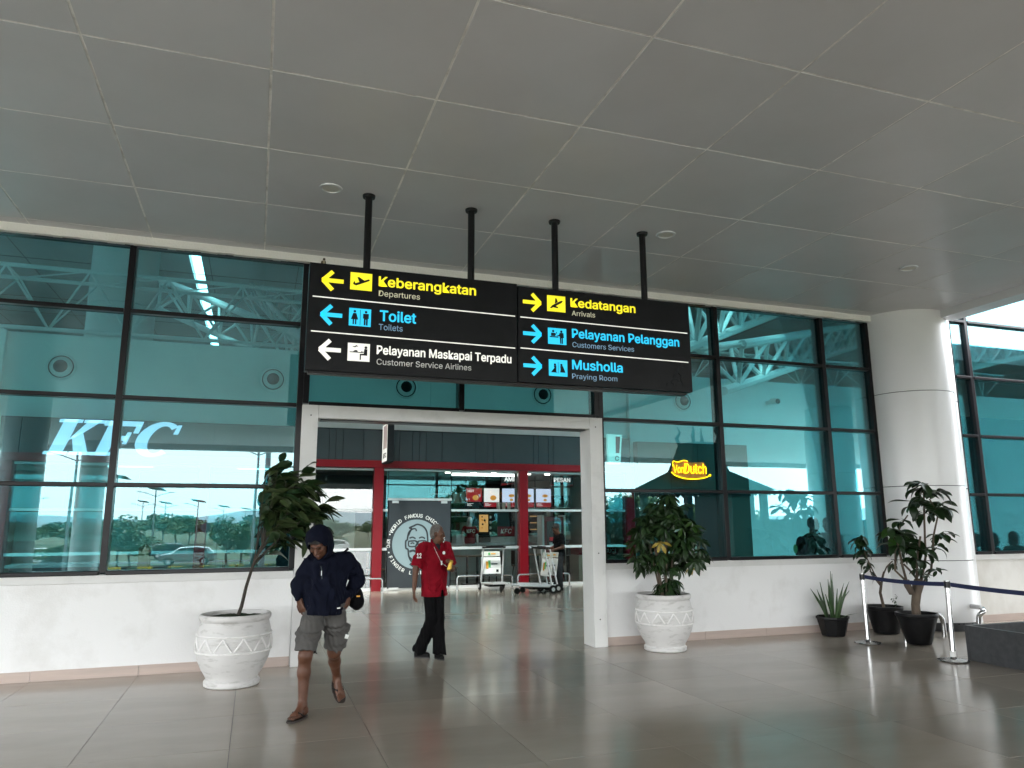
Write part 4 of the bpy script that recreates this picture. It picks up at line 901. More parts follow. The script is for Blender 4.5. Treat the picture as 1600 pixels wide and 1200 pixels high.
for k in range(28):
    rat = -.32+k*.028+rs_.uniform(-.01, .01); yv = rs_.uniform(105, 150); tree(rat*yv, 2*WY-yv, rs_.uniform(3.6, 5.0), rs_.uniform(2.6, 4.2), rs_.randrange(3), kinds[k % 2].format(ordn[k]))
for rat, yv, h, w_, v, lab in ((-.150, 62, 3.3, 2.1, 3, 'young leafy tree mirrored just right of the left mullion'), (-.137, 66, 2.9, 1.8, 0, 'second young tree mirrored next to the left mullion'), (-.028, 58, 3.3, 1.6, 3, 'young tree mirrored between the silver car and the potted tree'), (-.012, 64, 3.6, 1.9, 0, 'dense young tree mirrored left of the booth'), (-.205, 56, 2.2, 1.7, 0, 'low shrub mirrored between the left columns'), (.012, 60, 3.2, 2.0, 3, 'young tree mirrored at the booth')):
    tree(rat*yv, 2*WY-yv, h, w_, v, lab)
for k in range(11):
    rat = -.17+.021*k; yv = 50+rs_.uniform(-1.5, 1.5); tree(rat*yv, 2*WY-yv, .75, .8, rs_.randrange(4), 'low clipped shrub on the kerbed island, '+ordn[k]+' from the left in the mirror', group='low shrubs on the kerbed island')
for rat, yv, h, w_, lab in ((.53, 95, 8, 4.5, 'tall tree mirrored near the right edge of the doorway'), (.62, 110, 6, 5, 'wide tree mirrored behind the pavilion'), (.7, 120, 6, 5, 'wide tree mirrored right of the pavilion'), (.36, 100, 11, 5, 'tall tree behind, in line with the doorway'), (.30, 95, 8, 5, 'wide tree behind, left of the doorway line')):
    tree(rat*yv, 2*WY-yv, h, w_, rs_.randrange(3), lab)
sw_ = MB(); sw_.box(20.3, 28, .8, 1.2, -.016, 4.9); tag(sw_.build('added_side_wall', MT['slate']), 'unseen dark wall added under the neighbouring canopy to block sky in the right glass', 'wall')  # added out of view so the right glass mirrors less sky
bw = MB(); bw.box(20, 30, -9.4, -9.1, -.2, 1.63); tag(bw.build('added_hoarding', MT['slate']), 'low dark hoarding added beyond the right columns to block the mirrored sky', 'hoarding')  # added blocker for the low sky mirrored in the right glass

# carved-roof pavilion behind on the right, seen mirrored
pv = empty('pavilion', (11.55, 2*WY-17.6, 0), 0, 'dark timber pavilion with a steep two-tier roof and horned finials, mirrored in the right glass', 'pavilion')
m = MB()
def frus(a, z0, b, z1): m.add([(-a, -a, z0), (a, -a, z0), (a, a, z0), (-a, a, z0), (-b, -b, z1), (b, -b, z1), (b, b, z1), (-b, b, z1)], [(0, 1, 5, 4), (1, 2, 6, 5), (2, 3, 7, 6), (3, 0, 4, 7), (4, 5, 6, 7), (3, 2, 1, 0)])
frus(1.45, 2.45, .62, 2.98); frus(.62, 2.981, .38, 3.75); m.build('roof', MT['roofp'], pv)
for a in range(4):
    v = MB(); n_ = 14
    for k in range(n_): x0 = -1.4+2.8*k/n_; v.prism([(x0+.004, 2.44), (x0+.196, 2.44), (x0+.19, 2.34), (x0+.1, 2.26), (x0+.01, 2.34)], -1.42, -1.39)
    o = v.build('valance', MT['bwood'], pv); o.rotation_euler = (0, 0, a*math.pi/2)
for a in (-1, 1):
    for b in (-1, 1):
        MB().box(a*1.15-.08, a*1.15+.08, b*1.15-.08, b*1.15+.08, 0, 2.45).build('post', MT['bwood'], pv)
        MB().tube([(a*.36, b*.36, 3.72), (a*.42, b*.42, 3.9), (a*.34, b*.34, 4.08), (a*.40, b*.40, 4.25)], [.05, .06, .035, .01], 6).build('finial', MT['bwood'], pv)
MB().box(.35, 1.05, -.9, .9, 0, 2.3).build('cabinet', MT['bwood'], pv)
MB().box(-1.2, 1.2, -1.2, 1.2, .0, .12).build('floor_deck', MT['bwood'], pv)

# ------------------------------------------------------------------ pots and plants
def leafmesh(name, L, W_, mt, fold=.18, droop=.25, pos=.5, n=7, tip=1.0, wav=0, seed=0):
    rng = random.Random(seed); m = MB(); vs = []
    for i in range(n+1):
        t = i/n
        wd = W_*(math.sin(math.pi*min(1, t**(math.log(.5)/math.log(pos))))**.75 if 0 < t < 1 else 0)
        z = -droop*L*t*t+wav*L*math.sin(t*5+seed)*.05; y = L*t*(1-.1*droop*t); x = .06*L*wav*math.sin(3*t+seed)
        f = fold*wd
        vs += [(x-wd/2, y, z+f), (x-wd*.25, y, z+f*.62), (x, y, z), (x+wd*.25, y, z+f*.62), (x+wd/2, y, z+f)]
    fs = [(i*5+k, i*5+k+1, (i+1)*5+k+1, (i+1)*5+k) for i in range(n) for k in range(4)]
    m.add(vs, fs); me = m.mesh(name); me.materials.append(MT[mt]); me.shade_smooth(); return me
def zrot(d, roll=0, up_=Vector((0, 0, 1))):
    d = Vector(d).normalized(); x = d.cross(up_); x = x.normalized() if x.length > 1e-3 else Vector((1, 0, 0)); z = x.cross(d)
    m3 = Matrix((x, d, z)).transposed(); return m3 @ Matrix.Rotation(roll, 3, 'Y')
def place(me, name, par, p, d, roll=0, s_=1):
    o = bpy.data.objects.new(name, me); col.objects.link(o); o.parent = par; o.location = p; o.rotation_euler = zrot(d, roll).to_euler(); o.scale = (s_, s_, s_); return o

def zigzag_pot(x, y, lab, s_=1.0, rz=0):
    p = empty('patterned_pot', (x, y, 0), rz, lab, 'plant pot', 'big white patterned pots')
    prof = [(.0, .0), (.255, .0), (.268, .01), (.272, .045), (.262, .06), (.250, .068), (.262, .10), (.305, .17), (.345, .26), (.362, .33), (.368, .36), (.370, .40), (.368, .47), (.360, .50), (.348, .56), (.334, .61), (.330, .63), (.345, .645), (.352, .66), (.352, .685), (.340, .70), (.322, .70), (.314, .69), (.308, .60), (.0, .60)]
    def rad(z):
        for (r0, z0), (r1, z1) in zip(prof[5:], prof[6:]):
            if z0 <= z <= z1: return r0+(r1-r0)*(z-z0)/max(1e-6, z1-z0)
        return .35
    m = MB(); m.lathe([(r*s_, z*s_) for r, z in prof], 72)
    rng = random.Random(3)
    m.v = [(a*(1+.003*math.sin(7*math.atan2(b, a))), b*(1+.003*math.sin(5*math.atan2(b, a)+1)), c) for a, b, c in m.v]
    bd = m.build('bowl', MT['pot'], p, smooth=True)
    for z in (.345, .505):
        MB().tube([((rad(z)+.003)*s_*math.cos(t), (rad(z)+.003)*s_*math.sin(t), z*s_) for t in [2*math.pi*k/64 for k in range(65)]], .010*s_, 6, cap=False).build('relief_band', MT['relief'], p, smooth=True)
    N_ = 12
    for k in range(N_):
        m = MB()
        for a, b in ((0, .5), (.5, 1)):
            pts = []
            for q in range(5):
                u = a+(b-a)*q/4; t = 2*math.pi*(k+u*.86+.07)/N_; z = .365+(.12)*(1-abs(2*u-1)); pts.append(((rad(z)+.0015)*s_*math.cos(t), (rad(z)+.0015)*s_*math.sin(t), z*s_))
            m.tube(pts, .010*s_, 5)
        m.build('relief_chevron', MT['relief'], p, smooth=True)
    m = MB(); m.lathe([(0, .665*s_), (.12, .672*s_), (.2, .665*s_), (.308*s_, .655*s_)], 40); m.v = [(a, b, c+rng.uniform(-.008, .014)) for a, b, c in m.v]
    tag(m.build('moss', MT['moss'], p, smooth=True), kind='stuff')
    return p
zigzag_pot(-.13, 8.42, 'big white pot with zigzag relief left of the doorway, in front of the wall', 1.0)
zigzag_pot(5.07, 8.72, 'big white pot with zigzag relief right of the doorway', .995, 1.1)

# wind-blown tree in the left pot
lt = empty('potted_tree', (-.13, 8.42, .66), 0, 'leaning thin-trunked potted tree with big olive leaves blown to the right, left of the doorway', 'potted tree')
trunk = [Vector(p) for p in ((.02, 0, 0), (.05, 0, .10), (.085, -.01, .30), (.14, -.02, .52), (.22, -.02, .72), (.30, -.0, .92), (.37, 0, 1.12), (.42, 0, 1.32))]
MB().tube(trunk, [.020, .018, .016, .015, .014, .013, .011, .008], 8).build('trunk', MT['dbark'], lt, smooth=True)
rl = random.Random(11)
LV = [leafmesh('leaf', .19, .085, 'leafo', .16, .30, .5, 8, seed=1, wav=1), leafmesh('leaf', .17, .075, 'leafd', .22, .45, .5, 8, seed=2, wav=1), leafmesh('leaf', .20, .088, 'leafd', .14, .22, .52, 8, seed=5, wav=1), leafmesh('leaf', .16, .07, 'leafo', .2, .6, .48, 8, seed=7, wav=1)]
def bez(a, b, c, t): return a*(1-t)**2+b*2*t*(1-t)+c*t*t
for k in range(34):
    base = trunk[3+int(4.99*k/34)]+Vector((rl.uniform(-.01, .01), 0, rl.uniform(-.05, .05)))
    # crown aim points: an ellipsoid, swept to the right at the lower part
    th = rl.uniform(0, 2*math.pi); hh = rl.uniform(-1, 1)
    rad_ = math.sqrt(1-hh*hh*.8)
    e = Vector((.47+rad_*math.cos(th)*.31+(.10 if hh < .1 else -.04), rad_*math.sin(th)*.26, 1.17+hh*.42))
    mid = (base+e)/2+Vector((0, 0, .08))
    pts = [bez(base, mid, e, t/5) for t in range(6)]
    MB().tube(pts, [.007, .006, .005, .004, .003, .002], 5).build('branch', MT['dbark'], lt)
    for q in range(8):
        t = .35+.65*q/7; p_ = bez(base, mid, e, t)
        out = (e-base).normalized()*.5+Vector((.55+rl.uniform(-.4, .4), rl.uniform(-.8, .8), rl.uniform(-.45, .5)))
        place(LV[rl.randrange(4)], 'leaf', lt, p_, out, rl.uniform(-1.1, 1.1), rl.uniform(.95, 1.45))

# schefflera-like plant in the right pot
st_ = empty('potted_umbrella_plant', (5.10, 8.72, .66), 0, 'bushy umbrella-leaved plant in the big white pot right of the doorway', 'potted plant')
def palmate(name, nl, L, W_, mt, seed):
    rng = random.Random(seed); m = MB()
    for k in range(nl):
        a = 2*math.pi*k/nl+rng.uniform(-.1, .1); s_ = rng.uniform(.8, 1.1); dr_ = rng.uniform(.15, .55)
        me = leafmesh('x', L*s_, W_*s_, mt, .15, .35, .58, 5, seed=k)
        Rm = zrot((math.cos(a), math.sin(a), -dr_), rng.uniform(-.25, .25)); vs = [Rm @ v.co for v in me.vertices]; m.add(vs, [tuple(p.vertices) for p in me.polygons]); bpy.data.meshes.remove(me)
    me = m.mesh(name); me.materials.append(MT[mt]); me.shade_smooth(); return me
PMs = [palmate('leaf', 8, .17, .052, 'leafd', 1), palmate('leaf', 7, .155, .05, 'leafd', 2), palmate('leaf', 8, .15, .048, 'leafd', 3), palmate('leaf', 7, .15, .05, 'leafb', 4), palmate('leaf', 6, .12, .04, 'leafy', 5)]
for k in range(7):
    a = k*.9; b0 = Vector((.05*math.cos(a), .05*math.sin(a), 0)); e = Vector((.20*math.cos(a)+.02, .2*math.sin(a), rl.uniform(.6, 1.0)))
    MB().tube([b0, (b0+e)/2+Vector((-.02, 0, .05)), e], [.016, .013, .008], 7).build('stem', MT['bark'], st_, smooth=True)
    for q in range(22):
        h = rl.uniform(.36, 1.32) if q > 1 else rl.uniform(.02, .25)
        th = rl.uniform(0, 6.28); wmax = .44*math.sin(math.pi*min(1, max(.0, (h-.02)/1.38))**.75)+.05
        rr = wmax*rl.uniform(.25, 1)**.5 if h > .3 else rl.uniform(.03, .16)
        p_ = Vector((rr*math.cos(th)+.04, rr*math.sin(th), h)); stem = Vector((e.x*h/1.2, e.y*h/1.2, max(0, h-.12)))
        MB().tube([stem, (stem+p_)/2+Vector((0, 0, .05)), p_], .0028, 4).build('petiole', MT['leafd'], st_)
        mt_ = 4 if (rl.random() < .02) else 3 if (rl.random() < .10) else rl.randrange(3)
        o = bpy.data.objects.new('leaf', PMs[mt_]); col.objects.link(o); o.parent = st_; o.location = p_
        o.rotation_euler = (rl.uniform(-.5, .5)+(.6*math.sin(th)*rr/.45), rl.uniform(-.5, .5)+.7*math.cos(th)*rr/.45, rl.uniform(0, 6.28)); s0 = rl.uniform(.9, 1.35); o.scale = (s0, s0, s0)

# ribbed black pots
def black_pot(x, y, rt_, rb_, h, lab, rim=True, square=False, rz=0):
    p = empty('black_pot', (x, y, 0), rz, lab, 'plant pot')
    n_ = 48 if not square else 8; m = MB()
    m.lathe([(0, .0), (rb_*.9, .0), (rb_, .012), (rb_+(rt_-rb_)*.55, h*.55), (rt_*.97, h*.86), (rt_*1.0, h*.87), (rt_*1.03, h*.9), (rt_*1.03, h), (rt_*.95, h), (rt_*.93, h*.8), (0, h*.8)], n_)
    if not square: m.v = [(a*(1+(.012*math.cos(24*math.atan2(b, a)) if c < h*.8 and abs(a)+abs(b) > rb_*.8 else 0)), b*(1+(.012*math.cos(24*math.atan2(b, a)) if c < h*.8 and abs(a)+abs(b) > rb_*.8 else 0)), c) for a, b, c in m.v]
    m.build('bowl', MT['bpot'], p, smooth=not square, bev=.004 if square else 0)
    s0 = MB(); s0.lathe([(0, h*.83), (rt_*.5, h*.86), (rt_*.925, h*.82)], 24); s0.build('soil', MT['soil'], p)
    return p
black_pot(7.93, 8.92, .225, .165, .27, 'small octagonal black nursery pot against the scuffed wall', square=True, rz=.3)
black_pot(8.83, 8.86, .245, .17, .385, 'ribbed black pot tucked behind the first barrier post')
black_pot(8.46, 7.95, .255, .15, .40, 'large black pot standing in front of the round column')
for a in range(8):
    t = a*math.pi/4+.3
# sword plant
sw = empty('sword_plant', (7.93, 8.92, .24), 0, 'upright sword-leaved plant in the small black pot under the glass', 'potted plant')
blades = [(-.30, .0, .44, .4), (-.10, .05, .50, .15), (-.04, -.03, .66, -.03), (.02, .02, .54, .1), (.06, 0, .62, .05), (.12, .03, .50, .2), (.20, -.02, .50, .3), (.33, .02, .42, .6), (-.18, .04, .40, .2), (.0, -.06, .42, .0), (.24, -.05, .55, .4), (-.07, -.06, .46, .1), (.10, -.08, .38, .2), (.30, -.08, .14, 1.6), (-.24, -.06, .36, .3), (.04, .08, .50, .0)]
for dx, dy, h, cv in blades:
    m = MB(); L_ = 9; vs = []
    for i in range(L_+1):
        t = i/L_; wd = .046*(1-.1*t) if t < .55 else .046*(1-t)/.45+.001
        x = dx*.25+dx*t*.55+dx*cv*t*t*.5; y = dy+dy*t; z = h*(t-(.35*max(0, cv-.25))*t*t)
        vs += [(x-wd/2, y+.004, z), (x, y-.006, z), (x+wd/2, y+.004, z)]
    m.add(vs, [(i*3+k, i*3+k+1, (i+1)*3+k+1, (i+1)*3+k) for i in range(L_) for k in range(2)]); o = m.build('leaf', MT['blade'], sw, smooth=True)
    o.rotation_euler = (0, 0, rl.uniform(-.5, .5))
# rosette leaves for the stump plants
RL = [leafmesh('leaf', .17, .072, 'leafd', .22, .45, .64, 7, seed=3, wav=1), leafmesh('leaf', .15, .066, 'leafd', .18, .75, .62, 7, seed=4, wav=1), leafmesh('leaf', .16, .068, 'leafd', .2, .3, .6, 7, seed=6, wav=1), leafmesh('leaf', .15, .062, 'leafb', .2, .45, .62, 7, seed=8, wav=1)]
def rosette(par, p, n_, s_=1, up_=.1, bright=.1, spread=1):
    for k in range(n_):
        a = 2*math.pi*k/n_+rl.uniform(-.25, .25); place(RL[3] if rl.random() < bright else RL[rl.randrange(3)], 'leaf', par, Vector(p)+Vector((0, 0, rl.uniform(-.04, .02))), (math.cos(a), math.sin(a), up_+rl.uniform(-.75, .35)), rl.uniform(-.5, .5), s_*rl.uniform(.95, 1.35))
sp2 = empty('stump_plant', (8.46, 7.95, .33), 0, 'tall plant with a cut stump and drooping dark leaf clusters in the large black pot', 'potted plant')
MB().tube([(0, 0, 0), (.0, 0, .15), (.03, 0, .28), (.06, 0, .38), (.09, 0, .42)], [.044, .041, .044, .055, .056], 14).build('trunk', MT['bark'], sp2, smooth=True)
MB().tube([(-.03, .0, .28), (-.08, 0, .38), (-.09, 0, .44)], [.03, .034, .032], 10).build('trunk', MT['bark'], sp2, smooth=True)
brs = [([(.10, 0, .38), (.20, .0, .70), (.26, .02, 1.15), (.30, .02, 1.55)], True), ([(.12, 0, .38), (.26, 0, .55), (.34, 0, .95), (.44, 0, 1.22), (.36, .02, 1.4)], True), ([(-.08, 0, .40), (-.16, -.04, .6), (-.20, -.05, .85), (-.28, -.05, 1.02)], True), ([(-.06, 0, .40), (-.18, .04, .55), (-.12, .05, .9), (-.06, .03, 1.08), (.02, 0, 1.20)], True), ([(.05, 0, .42), (.0, -.08, .7), (.05, -.1, .95)], True), ([(.1, 0, .4), (.02, .05, .55), (-.02, .08, .62)], True)]
tips = []
for pts, _ in brs:
    P_ = smoothpts([tuple(p) for p in pts], 5) if 0 else [Vector(p) for p in pts]
    MB().tube(P_, [.013-.0015*i for i in range(len(P_))], 7).build('branch', MT['bark'], sp2, smooth=True); tips.append(P_[-1])
for p, n_, s_ in (((.30, .02, 1.57), 9, 1.15), ((.20, -.04, 1.60), 8, 1.1), ((.42, .0, 1.50), 8, 1.1), ((.28, .05, 1.44), 8, 1.0), ((.46, 0, 1.30), 8, 1.05), ((.10, -.02, 1.36), 8, 1.1), ((.22, .0, 1.25), 7, .95), ((.50, .02, 1.38), 6, .9),
               ((-.28, -.05, 1.04), 9, 1.05), ((-.18, -.02, 1.0), 8, 1.05), ((-.06, 0, .98), 9, 1.1), ((.02, 0, .88), 8, 1.05), ((.08, -.08, .80), 8, 1.0), ((-.14, -.06, .84), 8, 1.05), ((-.22, -.04, .88), 7, 1.0), ((.0, -.05, .72), 7, .9),
               ((.42, 0, .97), 7, .85), ((.52, .03, 1.0), 6, .8), ((.38, .0, .84), 6, .75), ((.30, -.03, .56), 6, .6), ((.0, -.08, .58), 6, .7), ((.15, .02, .5), 6, .7), ((-.05, .03, 1.15), 6, .75)):
    rosette(sp2, p, n_, s_, 0, .06)
sp2.scale = (1.32, 1.32, 1.13)
sp3 = empty('slender_plant', (8.83, 8.86, .32), 0, 'slender bare-stemmed plant leaning left, in the ribbed black pot by the column', 'potted plant')
MB().tube([(0, 0, 0), (-.05, 0, .25), (.0, 0, .42), (.06, 0, .55)], [.022, .02, .018, .012], 8).build('trunk', MT['bark'], sp3, smooth=True)
for pts in ([(-.02, 0, .36), (-.14, 0, .55), (-.26, 0, .80), (-.32, 0, 1.02)], [(-.03, 0, .35), (-.20, -.02, .52), (-.24, -.02, .70)], [(.05, 0, .52), (.12, 0, .62), (.24, 0, .70)]):
    MB().tube([Vector(p) for p in pts], [.012, .010, .008, .006][:len(pts)], 6).build('branch', MT['bark'], sp3, smooth=True)
for p, n_, s_ in (((-.33, 0, 1.06), 9, 1.0), ((-.36, 0, .98), 7, 1.0), ((-.28, 0, .88), 7, .95), ((-.25, 0, .72), 6, .9), ((-.24, -.02, .60), 5, .9), ((.24, 0, .70), 5, .7)): rosette(sp3, p, n_, s_, -.2, .05)
for k in range(14): place(RL[2], 'leaf', sp3, (.15+rl.uniform(-.04, .06), -.05, .06+.02*k*.6), (rl.uniform(-1, 1), rl.uniform(-1, .5), rl.uniform(-.2, .8)), 0, .32)

# ------------------------------------------------------------------ barrier posts, belt, planter box, floor rails
def stanchion(x, y, lab, tilt=0, h=.90):
    s_ = empty('barrier_post', (x, y, 0), 0, lab, 'barrier post', 'stainless belt barrier posts')
    m = MB(); m.lathe([(0, 0), (.165, 0), (.17, .006), (.165, .014), (.08, .026), (.04, .034), (.033, .05)], 40); m.build('base', MT['chrome'], s_, smooth=True)
    p = MB(); p.cyl((0, 0, .03), (tilt, 0, h), .028, n=24); p.build('tube', MT['chrome'], s_, smooth=True)
    MB().cyl((tilt*.06, 0, .045), (tilt*.13, 0, .11), .032, n=20).build('collar', MT['white'], s_, smooth=True) if tilt else None
    m = MB(); m.cyl((tilt*.92, 0, h-.075), (tilt, 0, h), .034, n=20); m.build('head', MT['black'], s_, smooth=True); MB().cyl((tilt, 0, h+.001), (tilt, 0, h+.008), .033, n=20).build('cap', MT['chrome'], s_, smooth=True)
    return s_
stanchion(7.87, 8.23, 'chrome barrier post nearer the scuffed wall, holding the end of the blue belt')
stanchion(7.80, 6.87, 'slightly leaning chrome barrier post beside the dark planter box', .03)
stanchion(7.98, 4.9, 'third chrome barrier post just outside the right edge of the picture')
def belt(a, b, sag, lab):
    a = Vector(a); b = Vector(b); m = MB(); n_ = 16; d = (b-a).normalized(); nn = Vector((-d.y, d.x, 0))*.0012
    P_ = [a+(b-a)*k/n_+Vector((0, 0, -sag*4*(k/n_)*(1-k/n_))) for k in range(n_+1)]
    for p in P_: m.v += [tuple(p+nn+Vector((0, 0, -.025))), tuple(p+nn+Vector((0, 0, .025))), tuple(p-nn+Vector((0, 0, .025))), tuple(p-nn+Vector((0, 0, -.025)))]
    for k in range(n_):
        for q in range(4): m.f.append((k*4+q, k*4+(q+1) % 4, (k+1)*4+(q+1) % 4, (k+1)*4+q)); m.m.append(0)
    tag(m.build('barrier_belt', MT['blue']), lab, 'belt', 'blue barrier belts')
belt((7.875, 8.19, .865), (7.828, 6.91, .865), .02, 'dark blue belt stretched between the two chrome posts')
belt((7.832, 6.83, .865), (7.98, 4.94, .86), .03, 'dark blue belt running from the leaning post out of the picture')
pb = empty('planter_box', (8.0, 6.85, 0), 0, 'low dark granite planter box standing at the right edge of the floor', 'planter')
MB().box(0, 2.8, -.05, 0, 0, .395).build('side', MT['granite'], pb, bev=.003); MB().box(0, .05, -2.4, -.052, 0, .395).build('side', MT['granite'], pb, bev=.003)
MB().box(.052, 2.8, -2.4, -2.35, 0, .395).build('side', MT['granite'], pb); MB().box(2.802, 2.85, -2.4, 0, 0, .395).build('side', MT['granite'], pb)
MB().box(.055, 2.795, -2.34, -.055, .0, .26).build('soil', MT['soil'], pb)
def guard(pts, lab, r_=.032):
    g_ = empty('floor_guard_rail', pts[0], 0, lab, 'rail'); p0 = Vector(pts[0])
    MB().tube([Vector(p)-p0 for p in smoothpts(pts, 6)], r_, 14).build('tube', MT['chrome'], g_, smooth=True); return g_
guard([(8.55, 8.25, .0), (8.55, 8.25, .2), (8.60, 8.25, .29), (8.72, 8.25, .31), (9.10, 8.27, .31), (9.22, 8.27, .29), (9.27, 8.27, .2), (9.27, 8.27, 0)], 'polished steel hoop on the floor in front of the round column')
guard([(9.93, 8.25, 0), (9.93, 8.25, .24), (9.97, 8.20, .33), (10.1, 8.35, .36), (10.2, 8.7, .34), (10.12, 8.85, .26), (10.05, 8.85, 0)], 'polished steel hoop curling at the right of the round column', .034)

# ------------------------------------------------------------------ luggage trolleys
def trolley(x, y, rz, lab, tip=0):
    t = empty('luggage_trolley', (x, y, 0), rz, lab, 'luggage trolley', 'luggage trolleys in front of the shop')
    r_ = empty('frame_pivot') if 0 else None
    def T(v): return v
    for s_ in (-1, 1):
        MB().tube([(s_*.27, .38, .12), (s_*.27, .30, .5), (s_*.26, .20, .98), (s_*.22, .17, 1.02)], .02, 8).build('upright', MT['alu'], t, smooth=True)
        MB().tube([(s_*.27, .36, .16), (s_*.20, -.45, .20)], .022, 8).build('side_rail', MT['alu'], t, smooth=True)
        w_ = MB().cyl((s_*.30-.02, .38, .095), (s_*.30+.02, .38, .095), .095, n=18).build('wheel', MT['rubber'], t, smooth=True); MB().cyl((s_*.30-.024, .38, .095), (s_*.30+.024, .38, .095), .045, n=12).build('hub', MT['alu'], w_)
    MB().cyl((-.02, -.40, .07), (.02, -.40, .07), .07, n=16).build('wheel', MT['rubber'], t, smooth=True)
    MB().tube([(-.30, .17, 1.02), (.30, .17, 1.02)], .022, 8).build('handle', MT['black'], t, smooth=True)
    MB().tube([(-.22, .1, 1.05), (.22, .1, 1.05)], .012, 6).build('brake_bar', MT['black'], t, smooth=True)
    bp = MB().box(-.245, .245, -.012, 0, .38, .78).build('back_board', MT['white'], t, bev=.004); bp.location = (0, .31, 0); bp.rotation_euler = (R(-8), 0, 0)
    MB().box(-.14, -.08, -.02, -.0125, .50, .68).build('leaf_print', MT['orp'], bp); MB().box(-.08, -.02, -.02, -.0125, .53, .70).build('leaf_print', MT['green'], bp); MB().box(.0, .16, -.02, -.0125, .60, .63).build('word_print', MT['slate'], bp)
    MB().box(.12, .18, -.02, -.0125, .42, .48).build('mark_print', MT['ink'], bp)
    tp = MB().box(-.235, .235, -.012, 0, .80, .92).build('top_board', MT['cream'], t, bev=.004); tp.location = (0, .31, 0); tp.rotation_euler = (R(-8), 0, 0)
    MB().box(-.07, -.02, -.02, -.0125, .83, .89).build('mark_print', MT['green'], tp); MB().box(.0, .12, -.02, -.0125, .845, .875).build('word_print', MT['orp'], tp)
    for y_ in (-.35, -.1, .15): MB().tube([(-.24-.04*y_, y_, .185), (.24+.04*y_, y_, .185)], .012, 6).build('cross_bar', MT['alu'], t)
    MB().box(-.2, .2, -.1, .32, .10, .165).build('under_tray', MT['black'], t)
    return t
trolley(5.6, 17.5, 0, 'luggage trolley facing outward with white boards, left of the red post')
tr2 = trolley(6.18, 16.55, R(90), 'luggage trolley turned sideways beside the man in black'); tr2.rotation_euler = (0, 0, R(-82))
trolley(6.42, 16.8, R(-86), 'second sideways luggage trolley nested behind the man in black')

# ------------------------------------------------------------------ people: smooth blended bodies polygonised from distance fields
def A3(*v): return np.array(v, np.float32)
class Fig:
    """collects blended primitives (centimetres) and turns them into one continuous mesh"""
    def __init__(s, k=1.5): s.p = []; s.k = k; s.cuts = []; s.subs = []; s.folds = None
    def cap(s, a, b, ra, rb=None, k=None, flat=False):
        a = A3(*a); b = A3(*b); rb = ra if rb is None else rb
        s.p.append(('c', a, b, ra, rb, s.k if k is None else k, flat)); return s
    def path(s, pts, rs, k=None):
        for i in range(len(pts)-1): s.cap(pts[i], pts[i+1], rs[i], rs[i+1], k)
        return s
    def ell(s, c, r, rot=None, k=None):
        s.p.append(('e', A3(*c), A3(*r), rot, 0, s.k if k is None else k, False)); return s
    def sub(s, c, r, rot=None, k=1.0): s.subs.append(('e', A3(*c), A3(*r), rot, 0, k, False)); return s
    def cut(s, p, n): s.cuts.append((A3(*p), A3(*n)/np.linalg.norm(n))); return s
    def d1(s, q, P):
        if q[0] == 'c':
            a, b, ra, rb = q[1:5]; ba = b-a; l2 = max(1e-6, float(ba@ba)); pa = P-a
            t = np.clip(pa@ba/l2, 0, 1); d = np.sqrt(((pa-t[:, None]*ba)**2).sum(1))-(ra+(rb-ra)*t)
            if q[6]: L = l2**.5; d = np.maximum(d, (pa@ba)/L-L)
            return d
        c, r, rot = q[1:4]; L = P-c
        if rot is not None: L = L@rot
        k0 = np.sqrt(((L/r)**2).sum(1)); k1 = np.sqrt(((L/(r*r))**2).sum(1)); return k0*(k0-1)/np.maximum(k1, 1e-6)
    def ev(s, P, prims):
        d = None
        for q in prims:
            e = s.d1(q, P)
            if d is None: d = e; continue
            k = q[5]; h = np.clip(.5+.5*(d-e)/k, 0, 1); d = d*(1-h)+e*h-k*h*(1-h)
        for q in s.subs:
            e = -s.d1(q, P); k = q[5]; h = np.clip(.5-.5*(d-e)/k, 0, 1); d = d*(1-h)+e*h+k*h*(1-h)
        if s.folds is not None: d = d+s.folds(P)
        for p, n in s.cuts: d = np.maximum(d, (P-p)@n)
        return d
    def bounds(s):
        lo = np.full(3, 1e9); hi = -lo
        for q in s.p:
            if q[0] == 'c':
                m_ = max(q[3], q[4])
                for e in (q[1], q[2]): lo = np.minimum(lo, e-m_); hi = np.maximum(hi, e+m_)
            else: m_ = q[2].max(); lo = np.minimum(lo, q[1]-m_); hi = np.maximum(hi, q[1]+m_)
        return lo-2, hi+2
    def mesh(s, name, h=.5):
        lo, hi = s.bounds(); B = 12; n = (np.ceil((hi-lo)/h/B).astype(int)*B)+1
        F = np.full(n, 9, np.float32); rad = B*h*.9
        for bi in range(0, n[0]-1, B):
            for bj in range(0, n[1]-1, B):
                for bk in range(0, n[2]-1, B):
                    c = (lo+(np.array((bi, bj, bk))+B/2)*h).astype(np.float32)[None]
                    ds = np.array([s.d1(q, c)[0] for q in s.p]) if 1 else 0
                    mn = ds.min()
                    if mn > rad+3: continue
                    if mn < -rad-4 and not s.cuts and not s.subs: F[bi:bi+B+1, bj:bj+B+1, bk:bk+B+1] = -9; continue
                    pr = [q for q, d_ in zip(s.p, ds) if d_ < max(mn, 0)+2*rad+4]
                    ii, jj, kk = np.meshgrid(*[np.arange(v, v+B+1) for v in (bi, bj, bk)], indexing='ij')
                    P = (np.stack([ii.ravel(), jj.ravel(), kk.ravel()], 1)*h+lo).astype(np.float32)
                    F[bi:bi+B+1, bj:bj+B+1, bk:bk+B+1] = s.ev(P, pr).reshape(B+1, B+1, B+1)
        return surfnet(F, lo, h, name)
    def build(s, name, mat, parent, h=.5):
        me = s.mesh(name, h); return mkobj(name, me, mat, parent, True)
